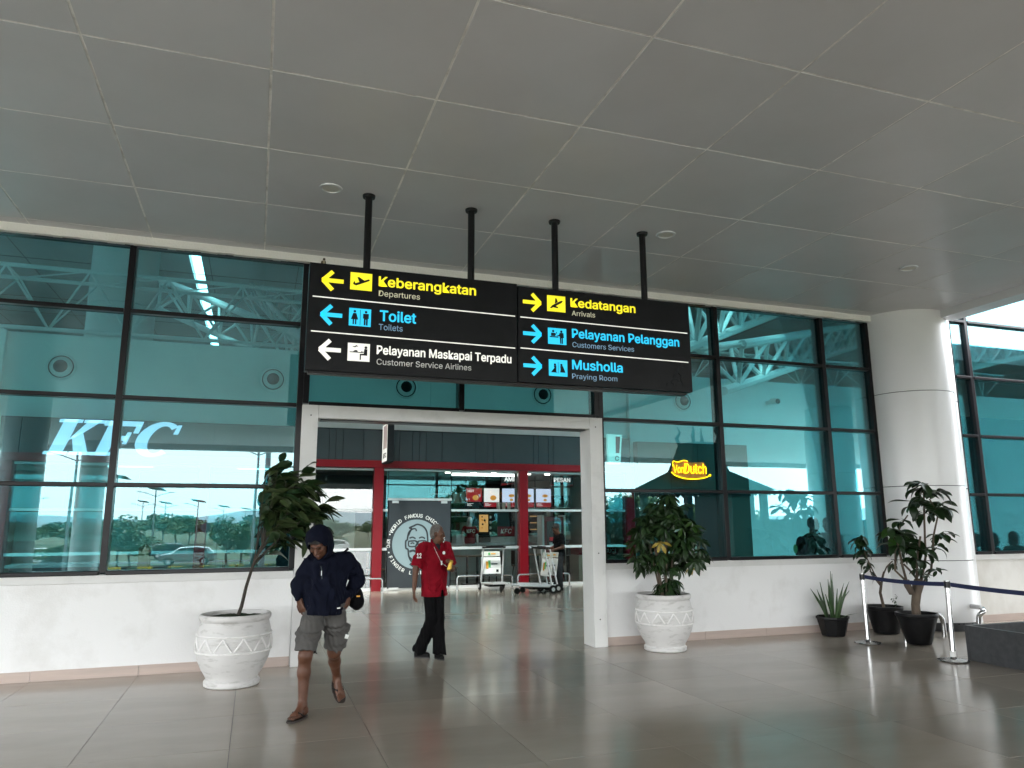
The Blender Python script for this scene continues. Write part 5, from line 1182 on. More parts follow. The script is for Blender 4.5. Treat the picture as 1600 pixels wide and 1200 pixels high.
def surfnet(F, lo, h, name):
    S = F < 0; nx, ny, nz_ = F.shape
    acc = np.zeros((nx-1, ny-1, nz_-1, 3), np.float32); cnt = np.zeros((nx-1, ny-1, nz_-1), np.float32)
    C = [(a, b, c) for a in (0, 1) for b in (0, 1) for c in (0, 1)]
    sl = lambda o: tuple(slice(o[i], (nx, ny, nz_)[i]-1+o[i]) for i in range(3))
    for a in C:
        for ax in range(3):
            if a[ax]: continue
            b = list(a); b[ax] = 1; b = tuple(b)
            fa, fb = F[sl(a)], F[sl(b)]; cr_ = S[sl(a)] != S[sl(b)]
            idx = np.nonzero(cr_); t = fa[idx]/(fa[idx]-fb[idx]); p = np.tile(np.array(a, np.float32), (len(t), 1)); p[:, ax] = t
            np.add.at(acc, idx, p) if 0 else acc.__setitem__(idx, acc[idx]+p); cnt[idx] += 1
    act = cnt > 0; ids = np.full(act.shape, -1, np.int64); I = np.nonzero(act); ids[I] = np.arange(len(I[0]))
    V = (acc[I]/cnt[I][:, None]+np.stack(I, 1))*h+lo
    fs = []
    for ax in range(3):
        o1, o2 = [(1, 2), (2, 0), (0, 1)][ax]
        a = [slice(None)]*3; b = [slice(None)]*3; a[ax] = slice(0, -1); b[ax] = slice(1, None)
        for q in (o1, o2): a[q] = b[q] = slice(1, -1)
        sa, sb = S[tuple(a)], S[tuple(b)]
        for flip, msk in ((0, sa & ~sb), (1, ~sa & sb)):
            J = np.stack(np.nonzero(msk), 1); J[:, o1] += 1; J[:, o2] += 1
            def g_(d1_, d2_): K = J.copy(); K[:, o1] -= d1_; K[:, o2] -= d2_; return ids[K[:, 0], K[:, 1], K[:, 2]]
            q = np.stack([g_(1, 1), g_(0, 1), g_(0, 0), g_(1, 0)], 1)
            fs.append(q if not flip else q[:, ::-1])
    Fc = np.concatenate(fs)
    me = bpy.data.meshes.new(name); V = (V/100).astype(np.float32)
    me.vertices.add(len(V)); me.vertices.foreach_set('co', V.ravel()); me.loops.add(len(Fc)*4); me.polygons.add(len(Fc))
    me.loops.foreach_set('vertex_index', Fc.ravel().astype(np.int32)); me.polygons.foreach_set('loop_start', (np.arange(len(Fc))*4).astype(np.int32))
    me.update(calc_edges=True); me.validate(); return me
def rotm(yaw=0, pitch=0, roll=0):   # head frame: x right, -y face, z up; pitch > 0 looks down; yaw > 0 turns the face to +x
    return np.array(Matrix.Rotation(R(yaw), 3, 'Z') @ Matrix.Rotation(R(pitch), 3, 'X') @ Matrix.Rotation(R(roll), 3, 'Y'), np.float32)
def folds(amp, f, seed, zmin=-1e9, zmax=1e9):
    rng = np.random.RandomState(seed); D = rng.normal(0, 1, (6, 3)); D /= np.linalg.norm(D, axis=1)[:, None]; D = D.astype(np.float32); ph = rng.uniform(0, 6, 6)
    def fn(P):
        w1 = np.sin(P@D[0]*f*.6+ph[0])*1.6+np.sin(P@D[1]*f*.35+ph[1])*1.2
        v = np.sin(P@D[2]*f+w1+ph[2])+.7*np.sin(P@D[3]*f*1.7+w1*1.3+ph[3])+.4*np.sin(P@D[4]*f*2.9+w1+ph[4])
        return (amp*v*.5).astype(np.float32)
    return fn
def head(fig, c, Rm, s_=1.0, neck=None):
    T = lambda *v: tuple(np.array(c)+Rm@(np.array(v)*s_)); E = lambda v, r, k=None: fig.ell(T(*v), np.array(r)*s_, Rm, k)
    E((0, 1.2, 3), (7.5, 9.3, 8.6), 2); E((0, -3.2, -3.2), (6.2, 6.0, 8.0), 2.5); E((0, -3.6, -7.6), (4.9, 4.8, 3.6), 2); fig.ell(T(0, -7.2, -9.6), (1.9*s_,)*3, None, 1.6)
    for q in (-1, 1):
        E((q*4.2, -6.6, -2.2), (2.3, 1.8, 1.9), 1.6); E((q*7.3, 1.4, -1.2), (1.0, 2.0, 3.0), .8); fig.ell(T(q*1.25, -9.6, -4.0), (1.0*s_, 1.1*s_, .85*s_), Rm, .7)
        fig.cap(T(q*1.2, -9.0, 1.9), T(q*4.6, -7.9, 1.9), .95*s_, .7*s_, 1.0)
        fig.sub(T(q*3.1, -10.0, .2), np.array((1.9, 1.5, 1.1))*s_, Rm, 1.0)
        E((q*3.0, -7.7, .1), (1.5, 1.3, 1.1), .5)
    fig.cap(T(0, -8.8, 1.2), T(0, -11.0, -3.3), .75*s_, 1.15*s_, .9)
    fig.cap(T(-1.7, -9.0, -6.3), T(1.7, -9.0, -6.3), .62*s_, None, .45); fig.cap(T(-1.4, -8.9, -7.4), T(1.4, -8.9, -7.4), .72*s_, None, .45)
    return T
def face_bits(par, T, Rm, s_=1.0, brow=True, eyes=True):
    for q in (-1, 1):
        for (off, r_, mt, nm) in (((q*3.0, -8.05, .05), 1.12, 'eyew', 'eye'), ((q*3.0, -8.75, .0), .62, 'eye', 'iris')):
            if eyes: p = np.array(T(*off))/100; MB().ball(tuple(p), r_*s_/100, 10, 8).build(nm, MT[mt], par, smooth=True)
        if brow:
            f = Fig(.4); f.cap(T(q*1.5, -9.55, 2.0), T(q*3.2, -9.35, 2.5), .38, .38); f.cap(T(q*3.2, -9.35, 2.5), T(q*5.0, -8.1, 2.0), .38, .25); f.build('eyebrow', MT['hairb'], par, .22)
    f = Fig(.4); f.cap(T(-1.9, -9.5, -6.75), T(1.9, -9.5, -6.75), .42); f.cap(T(-1.2, -9.65, -7.3), T(1.2, -9.65, -7.3), .55); f.build('lips', MT['lip'], par, .25)
def unit(v): v = np.array(v, float); return v/np.linalg.norm(v)
def hand(fig, w_, d, n, side, curl=.5, s_=1.0, spread=.08, thumb=.5, curls=None):
    """w_ wrist, d pointing direction, n palm normal, side = +1/-1 which lateral side the thumb is on"""
    d = unit(d); n = unit(np.array(n)-d*np.dot(n, d)); l = np.cross(d, n)*side; w_ = np.array(w_, float)
    for q, (o, L) in enumerate(((2.7, 8.0), (.9, 8.3), (-.9, 8.0), (-2.6, 7.3))):
        a = w_+l*o*.55*s_; b = w_+l*o*s_+d*L*s_; fig.cap(a, b, 1.55*s_, 1.15*s_, 1.1)
        c_ = (curls[q] if curls else curl); f1 = (3.9, 4.3, 4.0, 3.2)[q]*s_; f2 = (2.4, 2.8, 2.6, 2.0)[q]*s_; f3 = (1.9, 2.1, 2.0, 1.7)[q]*s_
        p = b; ang = 0
        for f_, da, r0, r1 in ((f1, .55, 1.02, .92), (f2, .75, .92, .84), (f3, .5, .84, .70)):
            ang += da*c_; dd = unit(d*math.cos(ang)+n*math.sin(ang)+l*o*spread*.35); e = p+dd*f_; fig.cap(p, e, r0*s_, r1*s_, .35); p = e
    a = w_+l*1.9*s_+d*1.6*s_; d1_ = unit(d*.62+l*.72+n*.35*thumb); b = a+d1_*4.2*s_; d2_ = unit(d*.9+l*.25+n*.5*thumb); c2_ = b+d2_*3.1*s_; d3_ = unit(d*.95-l*.05+n*.6*thumb)
    fig.cap(a, b, 1.6*s_, 1.2*s_, 1.0); fig.cap(b, c2_, 1.15*s_, 1.0*s_, .4); fig.cap(c2_, c2_+d3_*2.5*s_, 1.0*s_, .8*s_, .3)
    return w_+d*9*s_
def foot(fig, ank, toe, s_=1.0, up=(0, 0, 1)):
    a = np.array(ank, float); t = np.array(toe, float); d = unit(t-a*0-np.array((a[0], a[1], t[2]))) if 0 else None
    return
def barefoot(fig, heel, toe, ank, up_):
    heel = np.array(heel, float); toe = np.array(toe, float); d = unit(toe-heel); u = unit(np.array(up_)-d*np.dot(up_, d)); l = np.cross(d, u); L = np.linalg.norm(toe-heel)
    fig.cap(ank, heel+u*3.2+d*2, 3.5, 3.1, 2); fig.cap(heel+u*3.0+d*2, heel+d*L*.62+u*2.2, 3.1, 2.5, 2); fig.cap(np.array(ank)+d*1.5, heel+d*L*.62+u*2.6, 3.2, 2.2, 2.5)
    for o in (-1, 1): fig.cap(heel+d*L*.35+l*o*1.2+u*2, heel+d*L*.70+l*o*2.3+u*1.7, 2.4, 1.9, 1.5)
    return d, u, l, L
def toes(fig, heel, d, u, l, L, side):
    for q in range(5):
        o = (2.7-1.45*q)*side; r_ = 1.25 if q == 0 else .92-.05*q; b = heel+d*(L*.72)+l*o+u*1.5; e = heel+d*(L-.3-q*.75)+l*o*1.12+u*r_; fig.cap(b, e, r_*1.05, r_, .5)
def tracks(pts):   # metres from centimetres
    return [tuple(np.array(p)/100) for p in pts]

# --- the man in the hooded pullover
P1 = empty('person', (.62, 6.9, 0), 0, 'person in a navy hooded pullover, grey shorts and sandals walking forward, head bowed', 'person')
hR = rotm(yaw=-24, pitch=34, roll=-4); hc = (-7.4, -8.0, 143.0)
b = Fig(2.0); T = head(b, hc, hR, .98)
b.cap((-3.5, -1, 139), (1, 3, 127), 5.6, 6.2, 3)
b.ell((2, 2, 118), (16, 10, 17)); b.ell((0, 1, 95), (14, 10, 14)); b.cap((1, 2, 105), (0, 1, 92), 12, 13)
b.cap((-8, 0, 88), (-14.6, -8.5, 50), 8.2, 5.6, 3); b.path([(-14.6, -8.5, 50), (-15.1, -6.6, 36), (-15, -8, 11)], [5.5, 5.2, 3.5], 3)
b.cap((9, 0, 88), (12, 18, 47.5), 8.2, 5.6, 3); b.path([(12, 18, 47.5), (14.2, 31.5, 37), (18, 44, 21.5)], [5.5, 5.2, 3.5], 3)
b.ell((-14.9, -11.2, 50), (3.4, 2.6, 4.2), None, 3.5); b.ell((12, 15, 47), (3.4, 2.6, 4), None, 3.5)
# right foot (planted) and left foot (toe-off)
d1_, u1_, l1_, L1_ = barefoot(b, (-12, -4, 2.0), (-26, -23, 2.0), (-15, -8, 10), (0, 0, 1)); toes(b, np.array((-12, -4, 2.0)), d1_, u1_, l1_, L1_, -1)
d2_, u2_, l2_, L2_ = barefoot(b, (17, 50, 17.0), (22.5, 33, 1.8), (18, 44, 21), (0, -.3, 1)); toes(b, np.array((17, 50, 17.0)), d2_, u2_, l2_, L2_, 1)
for sh_, el_, wr_ in (((-15, 2, 125), (-21.5, 7, 108), (-21, -1, 95)), ((20, 2, 128), (30, 12, 111), (21, 3, 96))): b.path([sh_, el_, wr_], [5, 4, 2.9], 2)
hand(b, (-21, -1.4, 95), (.30, -.25, -1), (.8, .5, -.05), -1, .55, .98, thumb=.3)
hand(b, (21, 2.4, 95.5), (-.65, -.45, -.75), (-.5, .8, 0), 1, .6, .98, thumb=.3)
b.build('body', MT['skin1'], P1, .5)
face_bits(P1, T, hR, .98, eyes=False)
for q in (-1, 1):
    f = Fig(.3); f.cap(T(q*1.9, -8.9, -.35), T(q*3.2, -8.9, -.6), .26); f.cap(T(q*3.2, -8.9, -.6), T(q*4.4, -8.2, -.3), .26, .2); f.build('eyelashes', MT['hairb'], P1, .2)
hr_ = Fig(1.5)
hr_.ell(T(0, 1.4, 3.6), (7.9, 9.4, 8.6), hR); hr_.cap(T(-4, -7.0, 6.5), T(3, -7.6, 6.3), 1.9); hr_.cap(T(-5.5, -6, 5), T(-6, -5, 2), 1.2); hr_.cut(T(0, -7.5, 4.6), tuple(hR@np.array((0, -.45, -1.0))))
hr_.folds = folds(.5, 1.6, 5); hr_.build('hair', MT['hairb'], P1, .5)
hd = Fig(3.0)   # hooded pullover
hd.ell((2, 2.5, 117), (18.5, 12.5, 17)); hd.ell((0, 1.5, 100), (18.2, 13.5, 17)); hd.cap((-12, 2, 123), (17, 2, 127), 8.0, 8.0, 5); hd.cap((0, 1, 96), (-.5, .5, 86), 16.8, 17.2, 4)
hd.path([(-13.5, 2, 124), (-18, 5.5, 116), (-21.5, 7, 108), (-22, 3, 102), (-21.2, -.6, 97)], [7.4, 6.6, 6.2, 5.4, 4.2], 1.6)
hd.path([(18.5, 2, 127), (25.5, 7, 119), (29.5, 12, 110.5), (26, 8, 103), (21.5, 3.2, 97.5)], [7.8, 7.0, 6.5, 5.6, 4.3], 1.6)
hd.cut((0, 0, 82.5), (-.04, 0, -1)); hd.folds = folds(1.5, .52, 3)
hd.path([(-9, -5.5, 127), (-3, -7.5, 125.5), (4, -5.5, 127)], [2.6, 2.8, 2.6], 3); hd.path([(-8, 3, 131), (-1, 6, 131), (6, 5, 130)], [4.5, 5.5, 4.5], 4)
hood = Fig(3.0); H = lambda *v: tuple(np.array(hc)+hR@np.array(v))
hd.build('pullover', MT['navy'], P1, .55)
hood.ell(H(0, 2.6, 2.6), (11.6, 12.4, 13.2), hR); hood.ell(H(0, 6, -6), (10.5, 9.5, 10.5), hR, 4); hood.ell(H(0, -.5, -10), (8.5, 7.5, 5.5), hR, 4)
hood.sub(H(0, -14.5, -4.5), (7.0, 13, 11.0), hR, 1.0); hood.sub(H(0, -3, -1), (8.3, 9.5, 10.4), hR, .8); hood.folds = folds(.45, .5, 8)
hood.build('hood', MT['navy'], P1, .5)
zp = [H(0, -11.5, -14), (-5.6, -12.4, 128), (-4.3, -12.9, 124), (-3.6, -13.1, 116)]
MB().tube(tracks([(-5.2, -11.6, 124), (-4.4, -12.6, 120), (-3.9, -12.9, 113)]), .0028, 6).build('zip', MT['slate'], P1); MB().box(-.049, -.043, -.134, -.128, 1.16, 1.20).build('zip_pull', MT['alu'], P1)
for x_, z_ in ((-6.5, 126), (-2.2, 126)): MB().tube(tracks([(x_, -12.2, z_), (x_+.6, -13.6, z_-5), (x_+.4, -14.2, z_-9)]), .0028, 6).build('draw_cord', MT['navy'], P1)
sm = MB(); sm.box(.085, .125, -.150, -.146, .878, .888, rot=Matrix.Rotation(R(-6), 3, 'Y')); sm.build('hem_label', MT['white'], P1)
so = Fig(2.5)
so.ell((-.3, .8, 87), (17.2, 12.6, 9.5)); so.cap((-8, 0, 85), (-14.2, -8, 53.2), 9.6, 9.4, 3, True); so.cap((8.8, 1, 85), (13, 15.5, 52.5), 9.6, 9.6, 3, True)
so.ell((-19.5, -4, 66), (4, 5, 6), None, 2); so.ell((20.5, 10, 68), (4, 5.5, 6.5), None, 2); so.folds = folds(1.3, .55, 21)
so.build('shorts', MT['grey'], P1, .5)
MB().box(.195, .225, .035, .04, .60, .635, rot=Matrix.Rotation(R(15), 3, 'Y')).build('shorts_label', MT['white'], P1)
MB().tube(tracks([(-1, -12.6, 84), (-1.6, -13.4, 80), (-1.2, -13.6, 77)]), .003, 6).build('shorts_cord', MT['black'], P1)
def sandal(heel, d, u, l, L, side, par):
    heel = np.array(heel)-u*1.2; m = MB(); vs = []; n_ = 20
    for zz in (0, 1.6):
        for i in range(n_):
            a = 2*math.pi*i/n_; c_, s__ = math.cos(a), math.sin(a); wd = 5.3+.8*(c_ > 0)*c_
            p = heel+d*(L/2+c_*(L/2+1.8))+l*s__*wd*(1-.12*(c_ < 0)*abs(c_))-u*(1.1-zz); vs.append(p/100)
    m.add(vs, [tuple(range(n_-1, -1, -1)), tuple(range(n_, 2*n_))]+[(i, (i+1) % n_, n_+(i+1) % n_, n_+i) for i in range(n_)])
    s1 = m.build('sandal', MT['sole'], par, bev=.002)
    th = heel+d*(L*.80)+l*1.5*side+u*1.2
    for q in (-1, 1): MB().tube(tracks([th, heel+d*L*.62+l*q*2.6+u*5.2, heel+d*L*.38+l*q*4.6+u*1.6]), [.006, .009, .008], 8).build('sandal_strap', MT['rubber'], s1, smooth=True)
    MB().ball(tuple((heel+d*L*.66+l*1.2+u*4.9)/100), .008, 8, 6).build('buckle', MT['alu'], s1)
sandal((-12, -4, 2.0), d1_, u1_, l1_, L1_, -1, P1); sandal((17, 50, 17.0), d2_, u2_, l2_, L2_, 1, P1)
bg_ = empty('shoulder_bag', (.91, 7.06, .92), 0, 'small black bag worn at the back hip of the hooded person', 'bag')
f = Fig(3); f.ell((0, 0, 2), (7.5, 6, 9.5)); f.ell((1, -2, -2), (6.5, 6, 7)); f.folds = folds(.5, .5, 4); f.build('pouch', MT['blackf'], bg_, .6)
MB().box(.0, .03, -.085, -.078, .03, .042).build('logo_patch', MT['orp'], bg_)
MB().tube(tracks([(-2, 0, 9), (-10, -6, 30), (-14, -13, 42), (-10, -16, 46)]), .012, 6).build('strap', MT['blackf'], bg_, smooth=True)

# --- the elderly man in the red shirt, walking, head turned to the right
P2 = empty('person', (2.14, 9.2, 0), 0, 'elderly person with cropped grey hair in a red polo shirt and black trousers, looking right', 'person')
R2_ = rotm(yaw=62, pitch=2, roll=0); h2 = (4.0, 0, 147.5)
b = Fig(2.0); T = head(b, h2, R2_, .97)
b.cap((3.0, 2, 142), (1.5, 2, 131), 5.2, 6, 3); b.ell((0, 2, 117), (15, 9.5, 17)); b.ell((0, 1, 92), (13.5, 9.5, 12)); b.cap((0, 1, 106), (0, 1, 92), 11.5, 12.5)
b.cap((-7, 0, 88), (-5, -6, 48), 8, 5.5, 3); b.path([(-5, -6, 48), (-8, 2, 30), (-20, 9, 10)], [5.4, 5, 3.5], 3)
b.cap((7, 0, 88), (6, -4, 48), 8, 5.5, 3); b.path([(6, -4, 48), (7, -5, 30), (5, -9, 9)], [5.4, 5, 3.5], 3)
b.path([(-18.5, 2, 129), (-25.5, 4, 105), (-28.5, -2, 82)], [5.2, 4.2, 2.9], 2)
b.path([(19, 2, 129), (25, -2, 105), (20.5, -17, 107)], [5.2, 4.2, 3.0], 2)
hand(b, (-28.6, -2.4, 81), (-.05, -.12, -1), (.95, .1, 0), -1, .65, .98, thumb=.5)
hand(b, (20.5, -17, 107.5), (-.30, -.55, .62), (-.9, .25, .1), 1, .95, .95, thumb=.9)
b.build('body', MT['skin2'], P2, .5); face_bits(P2, T, R2_, .97, brow=False)
hg = Fig(1.2); hg.ell(T(0, 2.0, 3.4), (7.85, 9.1, 8.7), R2_); hg.ell(T(0, 5.5, -1), (7.0, 5.6, 6.5), R2_, 2); hg.cut(T(0, -5.2, 4.6), tuple(R2_@np.array((0, -1.0, -.30)))); hg.cut(T(0, 2, -6), tuple(R2_@np.array((0, -.4, -1))))
for q in (-1, 1): hg.sub(T(q*7.6, .2, -1.5), (1.8, 2.8, 3.9), R2_, .5)
hg.folds = folds(.18, 2.2, 9); hg.build('hair', MT['hairg'], P2, .45)
s2 = Fig(3.0)
s2.ell((0, 2.3, 118), (18, 12.2, 17)); s2.ell((.3, 1, 98), (17.4, 12.8, 19)); s2.cap((-13, 2, 129), (14, 2, 129), 7.6, 7.6, 4); s2.cap((0, 1, 98), (.6, 0, 74), 16, 17.5, 4)
s2.cap((-17, 2, 129), (-24, 3.6, 108), 8.2, 8.6, 3, True); s2.cap((17.5, 2, 129), (24.5, -1.6, 108), 8.0, 8.4, 3, True)
s2.cut((0, 0, 72.5), (.02, 0, -1)); s2.sub((3.2, -6, 138), (5.2, 7, 8), None, 1.0); s2.sub((9.5, -14, 72), (2.2, 12, 9), None, 1.5); s2.folds = folds(1.3, .5, 31)
s2.build('shirt', MT['redf'], P2, .5)
c_ = Fig(1.0); c_.path([(-5.2, -2.5, 137.5), (-3.4, -8.5, 134.2), (2.5, -11.5, 127.5)], [1.3, 1.7, .9]); c_.path([(9, -1.5, 138), (9.0, -7.5, 134), (5.2, -11.6, 127.5)], [1.3, 1.7, .9]); c_.path([(-5.2, -2.5, 137.5), (-3, 5, 139.5), (5, 6, 139.5), (9, -1.5, 138)], [1.4, 1.8, 1.8, 1.4]); c_.build('collar', MT['redf'], P2, .4)
ua = Fig(2); ua.ell((3.2, -3.2, 130), (4.6, 6.2, 5.5)); ua.build('undershirt', MT['dgrey'], P2, .5)
tr = Fig(3.0)
tr.ell((0, 1, 86), (14.8, 11, 10)); tr.path([(-6.5, 0, 86), (-4.5, -5, 48), (-8.5, 2, 29)], [9.6, 8.2, 8.2], 3); tr.cap((-8.5, 2, 29), (-19, 8.5, 6.5), 8.2, 9.4, 3, True)
tr.path([(6.5, 0, 86), (6.2, -3, 48), (7.2, -4, 28)], [9.6, 8.0, 8.0], 3); tr.cap((7.2, -4, 28), (6.2, -7.5, 4.5), 8.0, 9.8, 3, True); tr.folds = folds(1.1, .36, 14); tr.build('trousers', MT['blackf'], P2, .55)
for (a, b_, nm) in (((-20, 9, 3.4), (-7.5, 2.0, 2.9), 0), ((4.8, -6, 3.2), (6.5, -22, 3.0), 1)):
    f = Fig(1.5); f.cap(a, b_, 4.2, 3.6); f.cap(a, np.array(a)+np.array((0, 0, 4)), 4, 3.8); f.cut((0, 0, .8), (0, 0, -1)); sh1 = f.build('shoe', MT['rubber'], P2, .45)
    f = Fig(1.0); f.cap(np.array(a)*(1, 1, 0)+(0, 0, 1.0), np.array(b_)*(1, 1, 0)+(0, 0, 1.0), 4.5, 3.9); f.cut((0, 0, 1.3), (0, 0, 1)); f.cut((0, 0, 0), (0, 0, -1)); f.build('shoe_sole', MT['grey'], sh1, .4)
MB().tube(tracks([(-4.5, -5.5, 136), (-1, -13.0, 126), (6, -15, 113), (13, -18, 108)]), .0022, 5).build('lanyard', MT['white'], P2)
MB().box(.055, .075, -.155, -.15, 1.10, 1.15).build('whistle', MT['white'], P2)
for k in range(1): MB().cyl((.10, -.126, 1.245), (.102, -.133, 1.245), .020, n=20).build('chest_badge', MT['white'], P2)
t2 = text('sleeve_number', '12', 0, 0, 0, height=.055, width=.065, bold=.03, mat=MT['white'], parent=P2, extr=.003); t2.location = (-.262, -.052, 1.185); t2.rotation_euler = (0, 0, R(-25))
gp = empty('gold_packet', (2.14+.142, 9.2-.235, 1.10), 0, 'crumpled gold packet held in the red-shirted person\'s hand', 'packet')
f = Fig(1); f.cap((-1, 0, -4), (1.5, 0, 4), 2.6, 2.2); f.folds = folds(.5, 1.2, 4); f.build('packet', MT['gold'], gp, .35)

P2.scale = (.88, .95, 1)
# --- the man in black by the trolleys, in profile facing left
P3 = empty('person', (7.08, 17.1, 0), 0, 'person in a black tee shirt and dark trousers bent over the trolley handles', 'person')
R3_ = rotm(yaw=-88, pitch=28); h3 = (-6, 0, 146)
b = Fig(2.0); T = head(b, h3, R3_, .96)
b.cap((-3, 0, 141), (1, 0, 130), 5, 6, 3); b.ell((2, 0, 116), (10, 14, 17)); b.cap((2, 0, 104), (2, 0, 92), 11, 12)
b.path([(1, -5, 88), (-1, -6, 48), (2, -6, 9)], [7.5, 5.2, 3.5], 3); b.path([(3, 5, 88), (2, 6, 48), (-6, 8, 9)], [7.5, 5.2, 3.5], 3)
b.path([(2, -16, 127), (3, -19, 102), (-19, -16, 96)], [5, 4, 2.9], 2); b.path([(2, 16, 127), (-2, 18, 102), (-20, 14, 98)], [5, 4, 2.9], 2)
hand(b, (-19, -16, 96), (-1, .1, -.1), (0, .3, -1), 1, .9, .95); hand(b, (-20, 14, 98), (-1, -.1, -.1), (0, -.3, -1), -1, .9, .95)
b.build('body', MT['skin1'], P3, .6); face_bits(P3, T, R3_, .96, eyes=False)
f = Fig(1.4); f.ell(T(0, 2.2, 4), (8.3, 9.6, 8.6), R3_); f.cap(T(-4, -6.5, 8), T(4, -6.8, 8), 2.2); f.cut(T(0, -4.6, 3.2), tuple(R3_@np.array((0, -1, -.55)))); f.folds = folds(.5, 1.3, 6); f.build('hair', MT['hairb'], P3, .6)
f = Fig(3); f.ell((2, 0, 117), (13, 16, 18)); f.cap((2, 0, 104), (2, 0, 84), 13.5, 14); f.cap((2, -14, 127), (2.6, -18, 109), 8, 8.2, 3, True); f.cap((2, 14, 127), (0, 17, 109), 8, 8.2, 3, True); f.cut((0, 0, 80), (0, 0, -1)); f.folds = folds(.8, .4, 2); f.build('tee_shirt', MT['blackf'], P3, .7)
f = Fig(3); f.ell((2, 0, 86), (11.5, 14.5, 9)); f.path([(1.5, -5, 84), (-.5, -6, 48), (2, -6, 7)], [9.4, 7.6, 6.2], 2.5); f.path([(3, 5, 84), (2, 6, 48), (-6, 8, 7)], [9.4, 7.6, 6.2], 2.5); f.cut((0, 0, 5), (0, 0, -1)); f.folds = folds(.7, .4, 12); f.build('trousers', MT['dgrey'], P3, .7)
for a, b_ in (((4, -6, 3), (-12, -7, 3)), ((-4, 8, 3), (-20, 9, 3))):
    f = Fig(1.5); f.cap(a, b_, 4, 3.4); f.cap(a, (a[0], a[1], 8), 4, 3.8); f.cut((0, 0, .3), (0, 0, -1)); f.build('shoe', MT['blackf'], P3, .6)

# --- people standing and sitting inside the hall behind the right glass
def simple_person(x, y, rz, jacket, lab, sit=False, hairm='hairb', hood_=None, skin='skin2'):
    p = empty('person', (x, y, 0), rz, lab, 'person'); dz = -37 if sit else 0; p.scale = (1, 1, 1.09 if sit else 1.02)
    b = Fig(2.0); Rm = rotm(0, 8); T = head(b, (0, -1, 153+dz), Rm, .96); b.cap((0, 1, 148+dz), (0, 2, 136+dz), 5, 6, 3); b.ell((0, 2, 118+dz), (15, 9, 17)); b.cap((0, 1, 106+dz), (0, 1, 92+dz), 11, 12)
    for q in (-1, 1):
        if sit: b.path([(q*8, 0, 88+dz), (q*9, -40, 46), (q*9, -42, 8)], [7.5, 5.5, 3.5], 3); ft = (q*9, -44, 3)
        else: b.path([(q*8, 0, 88), (q*9, -2, 48), (q*9, 1, 8)], [7.5, 5.3, 3.5], 3); ft = (q*9, 2, 3)
        b.cap(ft, (ft[0], ft[1]-16, 2.5), 3.8, 3.2, 2); b.path([(q*19, 2, 131+dz), (q*23, 3, 106+dz), (q*17, -18, 98+dz)], [5, 4, 2.9], 2); hand(b, (q*17, -18, 98+dz), (-q*.2, -1, .1), (-q, 0, -.3), 1 if q < 0 else -1, .6, .95)
    b.build('body', MT[skin], p, .8); face_bits(p, T, Rm, .96, eyes=False)
    f = Fig(3); f.ell((0, 2, 120+dz), (18, 12, 18)); f.cap((0, 1, 106+dz), (0, 1, 86+dz), 15, 15.5); f.cap((-14, 2, 131+dz), (14, 2, 131+dz), 7.5, 7.5, 4)
    for q in (-1, 1): f.path([(q*18, 2, 130+dz), (q*23, 3, 107+dz), (q*18, -14, 99+dz)], [7.5, 6.8, 5], 2)
    f.cut((0, 0, 80+dz), (0, 0, -1)); f.folds = folds(.9, .4, int(x*10) % 50); f.build('jacket', MT[jacket], p, .8)
    f = Fig(3); f.ell((0, 1, 86+dz), (14.5, 11.5, 9))
    for q in (-1, 1): f.path([(q*7.5, 0, 86+dz), (q*9, -40, 46), (q*9, -42, 8)] if sit else [(q*7.5, 0, 86), (q*9, -2, 48), (q*9, 1, 7)], [9.3, 7.6, 6.3], 2.5)
    f.cut((0, 0, 5), (0, 0, -1)); f.build('trousers', MT['dgrey'], p, .8)
    f = Fig(1.5)
    if hood_: f.ell(T(0, 2, 2), (9.4, 10.6, 10.6), Rm); f.ell(T(0, 2, -9), (10, 9.5, 7), Rm, 4); f.sub(T(0, -11, -2.5), (6.2, 8, 7.6), Rm, .8)
    else: f.ell(T(0, 2.0, 3.6), (8.2, 9.7, 8.8), Rm); f.ell(T(0, 5, -2), (7.2, 5.6, 5.5), Rm); f.cut(T(0, -5, 4), tuple(Rm@np.array((0, -1, -.5)))); f.folds = folds(.4, 1.3, 6)
    f.build('headscarf' if hood_ else 'hair', MT[hood_ or hairm], p, .8); return p
simple_person(9.17, 10.6, R(80), 'teal_f', 'person in an olive jacket with a black backpack standing behind the right glass')
bk = empty('backpack', (8.94, 10.56, 1.15), R(80), 'black backpack worn by the person in the olive jacket', 'backpack')
f = Fig(3); f.ell((0, 8, 4), (13, 7, 17)); f.ell((0, 12, -6), (11, 5, 9)); f.folds = folds(.5, .4, 3); f.build('pack', MT['blackf'], bk, .8); MB().ball((0, .19, .0), (.07, .012, .08), 10, 6).build('pocket', MT['green'], bk, smooth=True)
for q in (-1, 1): MB().tube(tracks([(q*9, 3, 18), (q*11, -8, 22), (q*12, -16, 8), (q*12, -6, -12)]), .014, 6).build('strap', MT['blackf'], bk)
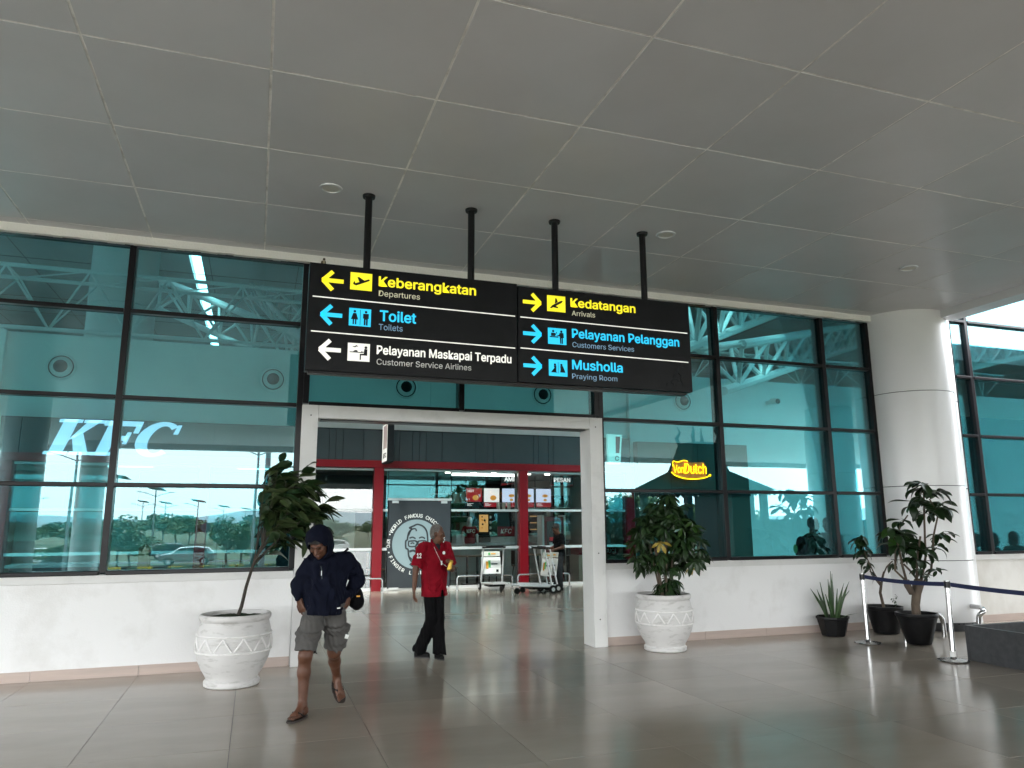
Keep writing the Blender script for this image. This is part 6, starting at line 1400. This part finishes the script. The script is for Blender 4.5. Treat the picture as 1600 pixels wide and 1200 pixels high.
simple_person(9.62, 10.75, R(-75), 'dgrey', 'dark silhouetted person facing the backpack wearer behind the right glass', skin='skin1')
simple_person(13.25, 10.5, R(15), 'blackf', 'seated person in dark clothes just behind the far right glass', True, skin='skin1')
simple_person(14.85, 11.3, R(-10), 'teal_f', 'seated person in a pale headscarf behind the far right glass', True, hood_='grey')
simple_person(12.72, 10.45, R(40), 'blackf', 'seated person at the left edge of the far right glass', True, skin='skin1')
for x, y in ((12.8, 10.78), (14.4, 11.62)):
    bn = empty('waiting_bench', (x, y, 0), 0, 'metal waiting bench behind the far right glass, '+('nearer' if x < 14 else 'farther')+' one', 'bench')
    MB().box(-1.0, 1.0, -.25, .25, .44, .48).build('seat', MT['slate'], bn); MB().box(-1.0, 1.0, .25, .29, .45, .85).build('backrest', MT['slate'], bn)
    for q in (-1, 1): MB().box(q*.9-.03, q*.9+.03, -.22, .26, 0, .438).build('leg', MT['black'], bn)
# shop mannequin with the red apron
mq = empty('mannequin', (5.95, 21.1, 1.0), 0, 'seated white-haired figure in a red shirt lettered KFC on the shop counter', 'mannequin')
b = Fig(2); Rm = rotm(0, 5); T = head(b, (0, -2, 68), Rm, .95); b.cap((0, 0, 62), (0, 1, 50), 5, 6); b.ell((0, 1, 34), (15, 10, 16)); b.cap((0, 1, 20), (0, 1, 8), 12, 13)
for q in (-1, 1): b.path([(q*17, 1, 46), (q*22, 0, 24), (q*21, -8, 8)], [4.5, 3.8, 3]); hand(b, (q*21, -8, 8), (0, -.4, -1), (-q, 0, 0), 1 if q < 0 else -1, .4, .9)
b.build('body', MT['white'], mq, .8)
f = Fig(3); f.ell((0, 1, 36), (17, 12, 16)); f.cap((0, 1, 24), (0, 1, 8), 14, 16)
for q in (-1, 1): f.cap((q*15, 1, 46), (q*21, 0, 30), 7, 7.2, 3, True)
f.cut((0, 0, 2), (0, 0, -1)); f.build('shirt', MT['redf'], mq, .8)
text('lettering', 'KFC', -.13, .33, -.135, height=.10, width=.26, bold=.02, mat=MT['white'], parent=mq)
